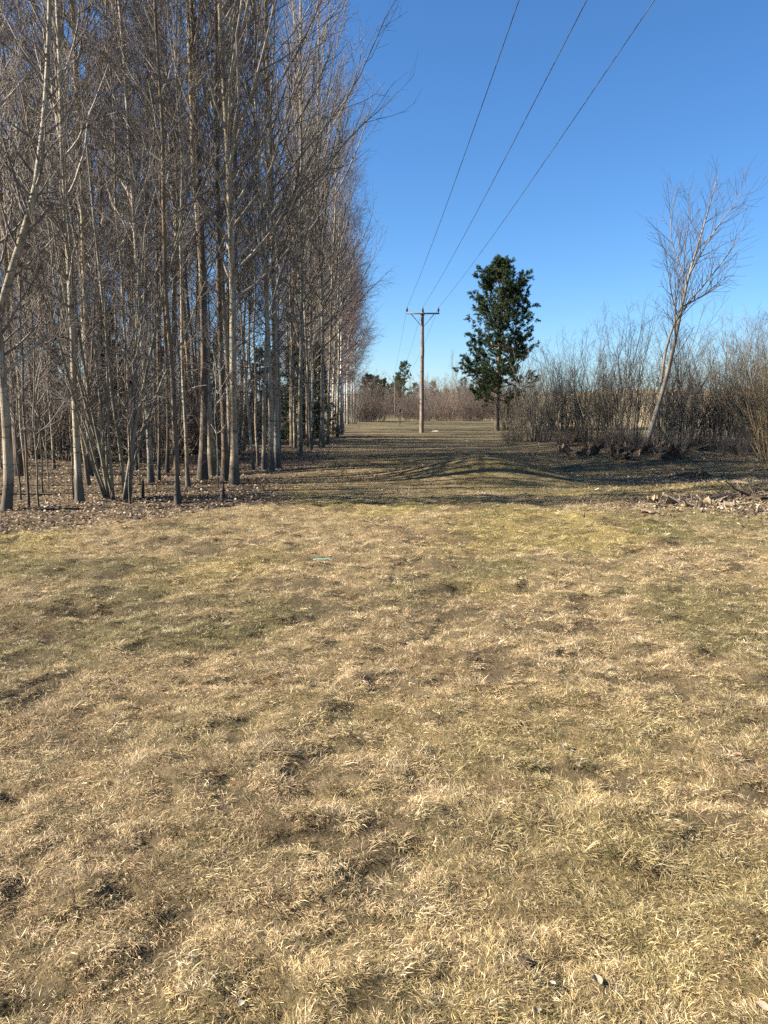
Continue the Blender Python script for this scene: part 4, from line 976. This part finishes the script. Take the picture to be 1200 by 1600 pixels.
def leaves():
    g = np.random.default_rng(2); X, Y = [], []
    n = 110000; y = 9 + 36 * g.random(n) ** 1.5; x = g.uniform(-1, 1, n) * 0.56 * y
    p = np.maximum(litter_mask(x, y) * 0.95, 0.30 * sstep(0.32, 0.65, fbm(x / 1.1, y / 1.1, 91, 2)) * sstep(12, 17, y) + 0.4 * debris_mask(x, y) * (y > 11))
    keep = g.random(n) < p; x, y = x[keep], y[keep]; n = len(x)
    az = g.uniform(0, 6.28, n); el = g.normal(0.1, 0.3, n); L = g.uniform(0.022, 0.05, n) * (1 + 0.008 * y)
    ctr = np.stack([x, y, H(x, y) + 0.012 + np.abs(np.sin(el)) * L * 0.5], -1)
    V = leaf_shape(n, ctr, az, el, L, g).reshape(-1, 3); b = (np.arange(n) * 6)[:, None]
    me = np_mesh('leaf_litter', V, np.concatenate([b + np.array([[0, 1, 2, 3]]), b + np.array([[0, 3, 4, 5]])]))
    pal = np.array([(0.40, 0.31, 0.21), (0.27, 0.18, 0.11), (0.52, 0.44, 0.33), (0.17, 0.115, 0.075), (0.34, 0.235, 0.16)])
    c = 0.74 * pal[g.choice(5, n, p=[0.26, 0.30, 0.07, 0.25, 0.12])] * g.uniform(0.8, 1.2, (n, 1))
    set_colour(me, np.repeat(c, 6, 0))
    tag(obj('leaf_litter', me, M['leaf']), 'brown fallen leaves littering the wood floor and meadow', 'leaf litter', kind='stuff')
leaves()

# ------------------------------------------------------------------ single things lying in the grass
def loose_leaf(u, v, L, colr, label, seed, group='dry leaves in the lawn'):
    x, y = px(u, v); g = np.random.default_rng(seed); S = 5
    V = []
    for i in range(S):
        for j in range(5):
            a = i / (S - 1) - 0.5; b = (j / 4 - 0.5) * math.sqrt(max(0.05, 1 - (2 * a) ** 2)) * 0.8
            V.append((a * L, b * L, (abs(b) * 0.6 + a * a * 0.5 + g.normal(0, 0.03)) * L))
    idx = np.arange(S * 5).reshape(S, 5); Q = np.stack([idx[:-1, :-1], idx[:-1, 1:], idx[1:, 1:], idx[1:, :-1]], -1).reshape(-1, 4)
    me = np_mesh('fallen_leaf', V, Q, smooth=True); set_colour(me, np.tile(np.array(colr) * 0.62, (S * 5, 1)) * g.uniform(0.85, 1.1, (S * 5, 1)))
    o = obj('fallen_leaf', me, M['leaf'], None, (x, y, Hs(x, y) + 0.012)); o.rotation_euler = (g.normal(0, 0.1), g.normal(0, 0.1), g.uniform(0, 6.28))
    tag(o, label, 'leaf', group)
for i, (u, v, L, c) in enumerate([(664, 1087, 0.035, (0.62, 0.56, 0.45)), (880, 1164, 0.06, (0.55, 0.43, 0.31)), (893, 1170, 0.03, (0.6, 0.5, 0.4)), (430, 1456, 0.035, (0.6, 0.5, 0.34)), (377, 1567, 0.028, (0.66, 0.60, 0.48)),
                                  (933, 1532, 0.045, (0.62, 0.48, 0.32)), (863, 1530, 0.028, (0.64, 0.58, 0.46)), (840, 1584, 0.035, (0.58, 0.46, 0.32)), (708, 1474, 0.04, (0.46, 0.30, 0.19)), (1152, 1186, 0.05, (0.48, 0.32, 0.2)),
                                  (702, 1313, 0.022, (0.5, 0.33, 0.22)), (353, 954, 0.06, (0.66, 0.6, 0.5)), (540, 832, 0.07, (0.62, 0.56, 0.45)), (1190, 1590, 0.05, (0.55, 0.40, 0.28))]):
    loose_leaf(u, v, L * 0.75, tuple(np.array(c) * 0.8), 'small pale dry leaf curled on the matted lawn', 500 + i)
# pale green plastic strip
x, y = px(504, 882); P = np.array([(-0.10, 0.01, 0.018), (-0.05, 0.0, 0.03), (0.0, 0.004, 0.024), (0.05, 0.0, 0.034), (0.10, -0.012, 0.02)])
V = np.concatenate([P + np.array([0, -0.012, 0.0]), P + np.array([0, 0.012, 0.006]), P + np.array([0, 0.012, 0.010]), P + np.array([0, -0.012, 0.004])])
Q = []
for i in range(4):
    for a, b in ((0, 5), (5, 10), (10, 15), (15, 0)): Q.append((a + i, a + i + 1, b + i + 1, b + i))
o = obj('plastic_strip', np_mesh('plastic_strip', V, np.array(Q)), M['plastic'], None, (x, y, Hs(x, y) + 0.015)); tag(o, 'pale green plastic strip lying in the dry grass', 'plastic strip')
# stones
def stone(u, v, r, label, mat='stone', seed=1, flat=0.55, cat='stone', name='stone'):
    x, y = px(u, v); me = lump_mesh(seed, r, r * 0.75, r * flat, 0.3, 14, 7)
    tag(obj(name, me, M[mat], None, (x, y, Hs(x, y) - r * 0.08)), label, cat)
stone(681, 674, 0.30, 'flat pale stone on the grass beside the wooden pole', seed=3, flat=0.25)
stone(815, 1500, 0.03, 'small dark clod half sunk in the matted grass', 'root', seed=5, cat='clod', name='soil_clod')
x, y = px(958, 1345); me = tuft_mesh(77, 160, 3.0, 0.5, 0.035, (0.012, 0.035)); set_colour(me, np.tile([0.035, 0.055, 0.016], (len(me.vertices), 1)))
tag(obj('moss_tuft', me, M['tint'], None, (x, y, Hs(x, y) + 0.006)), 'dark green moss tuft in the dry grass', 'moss')
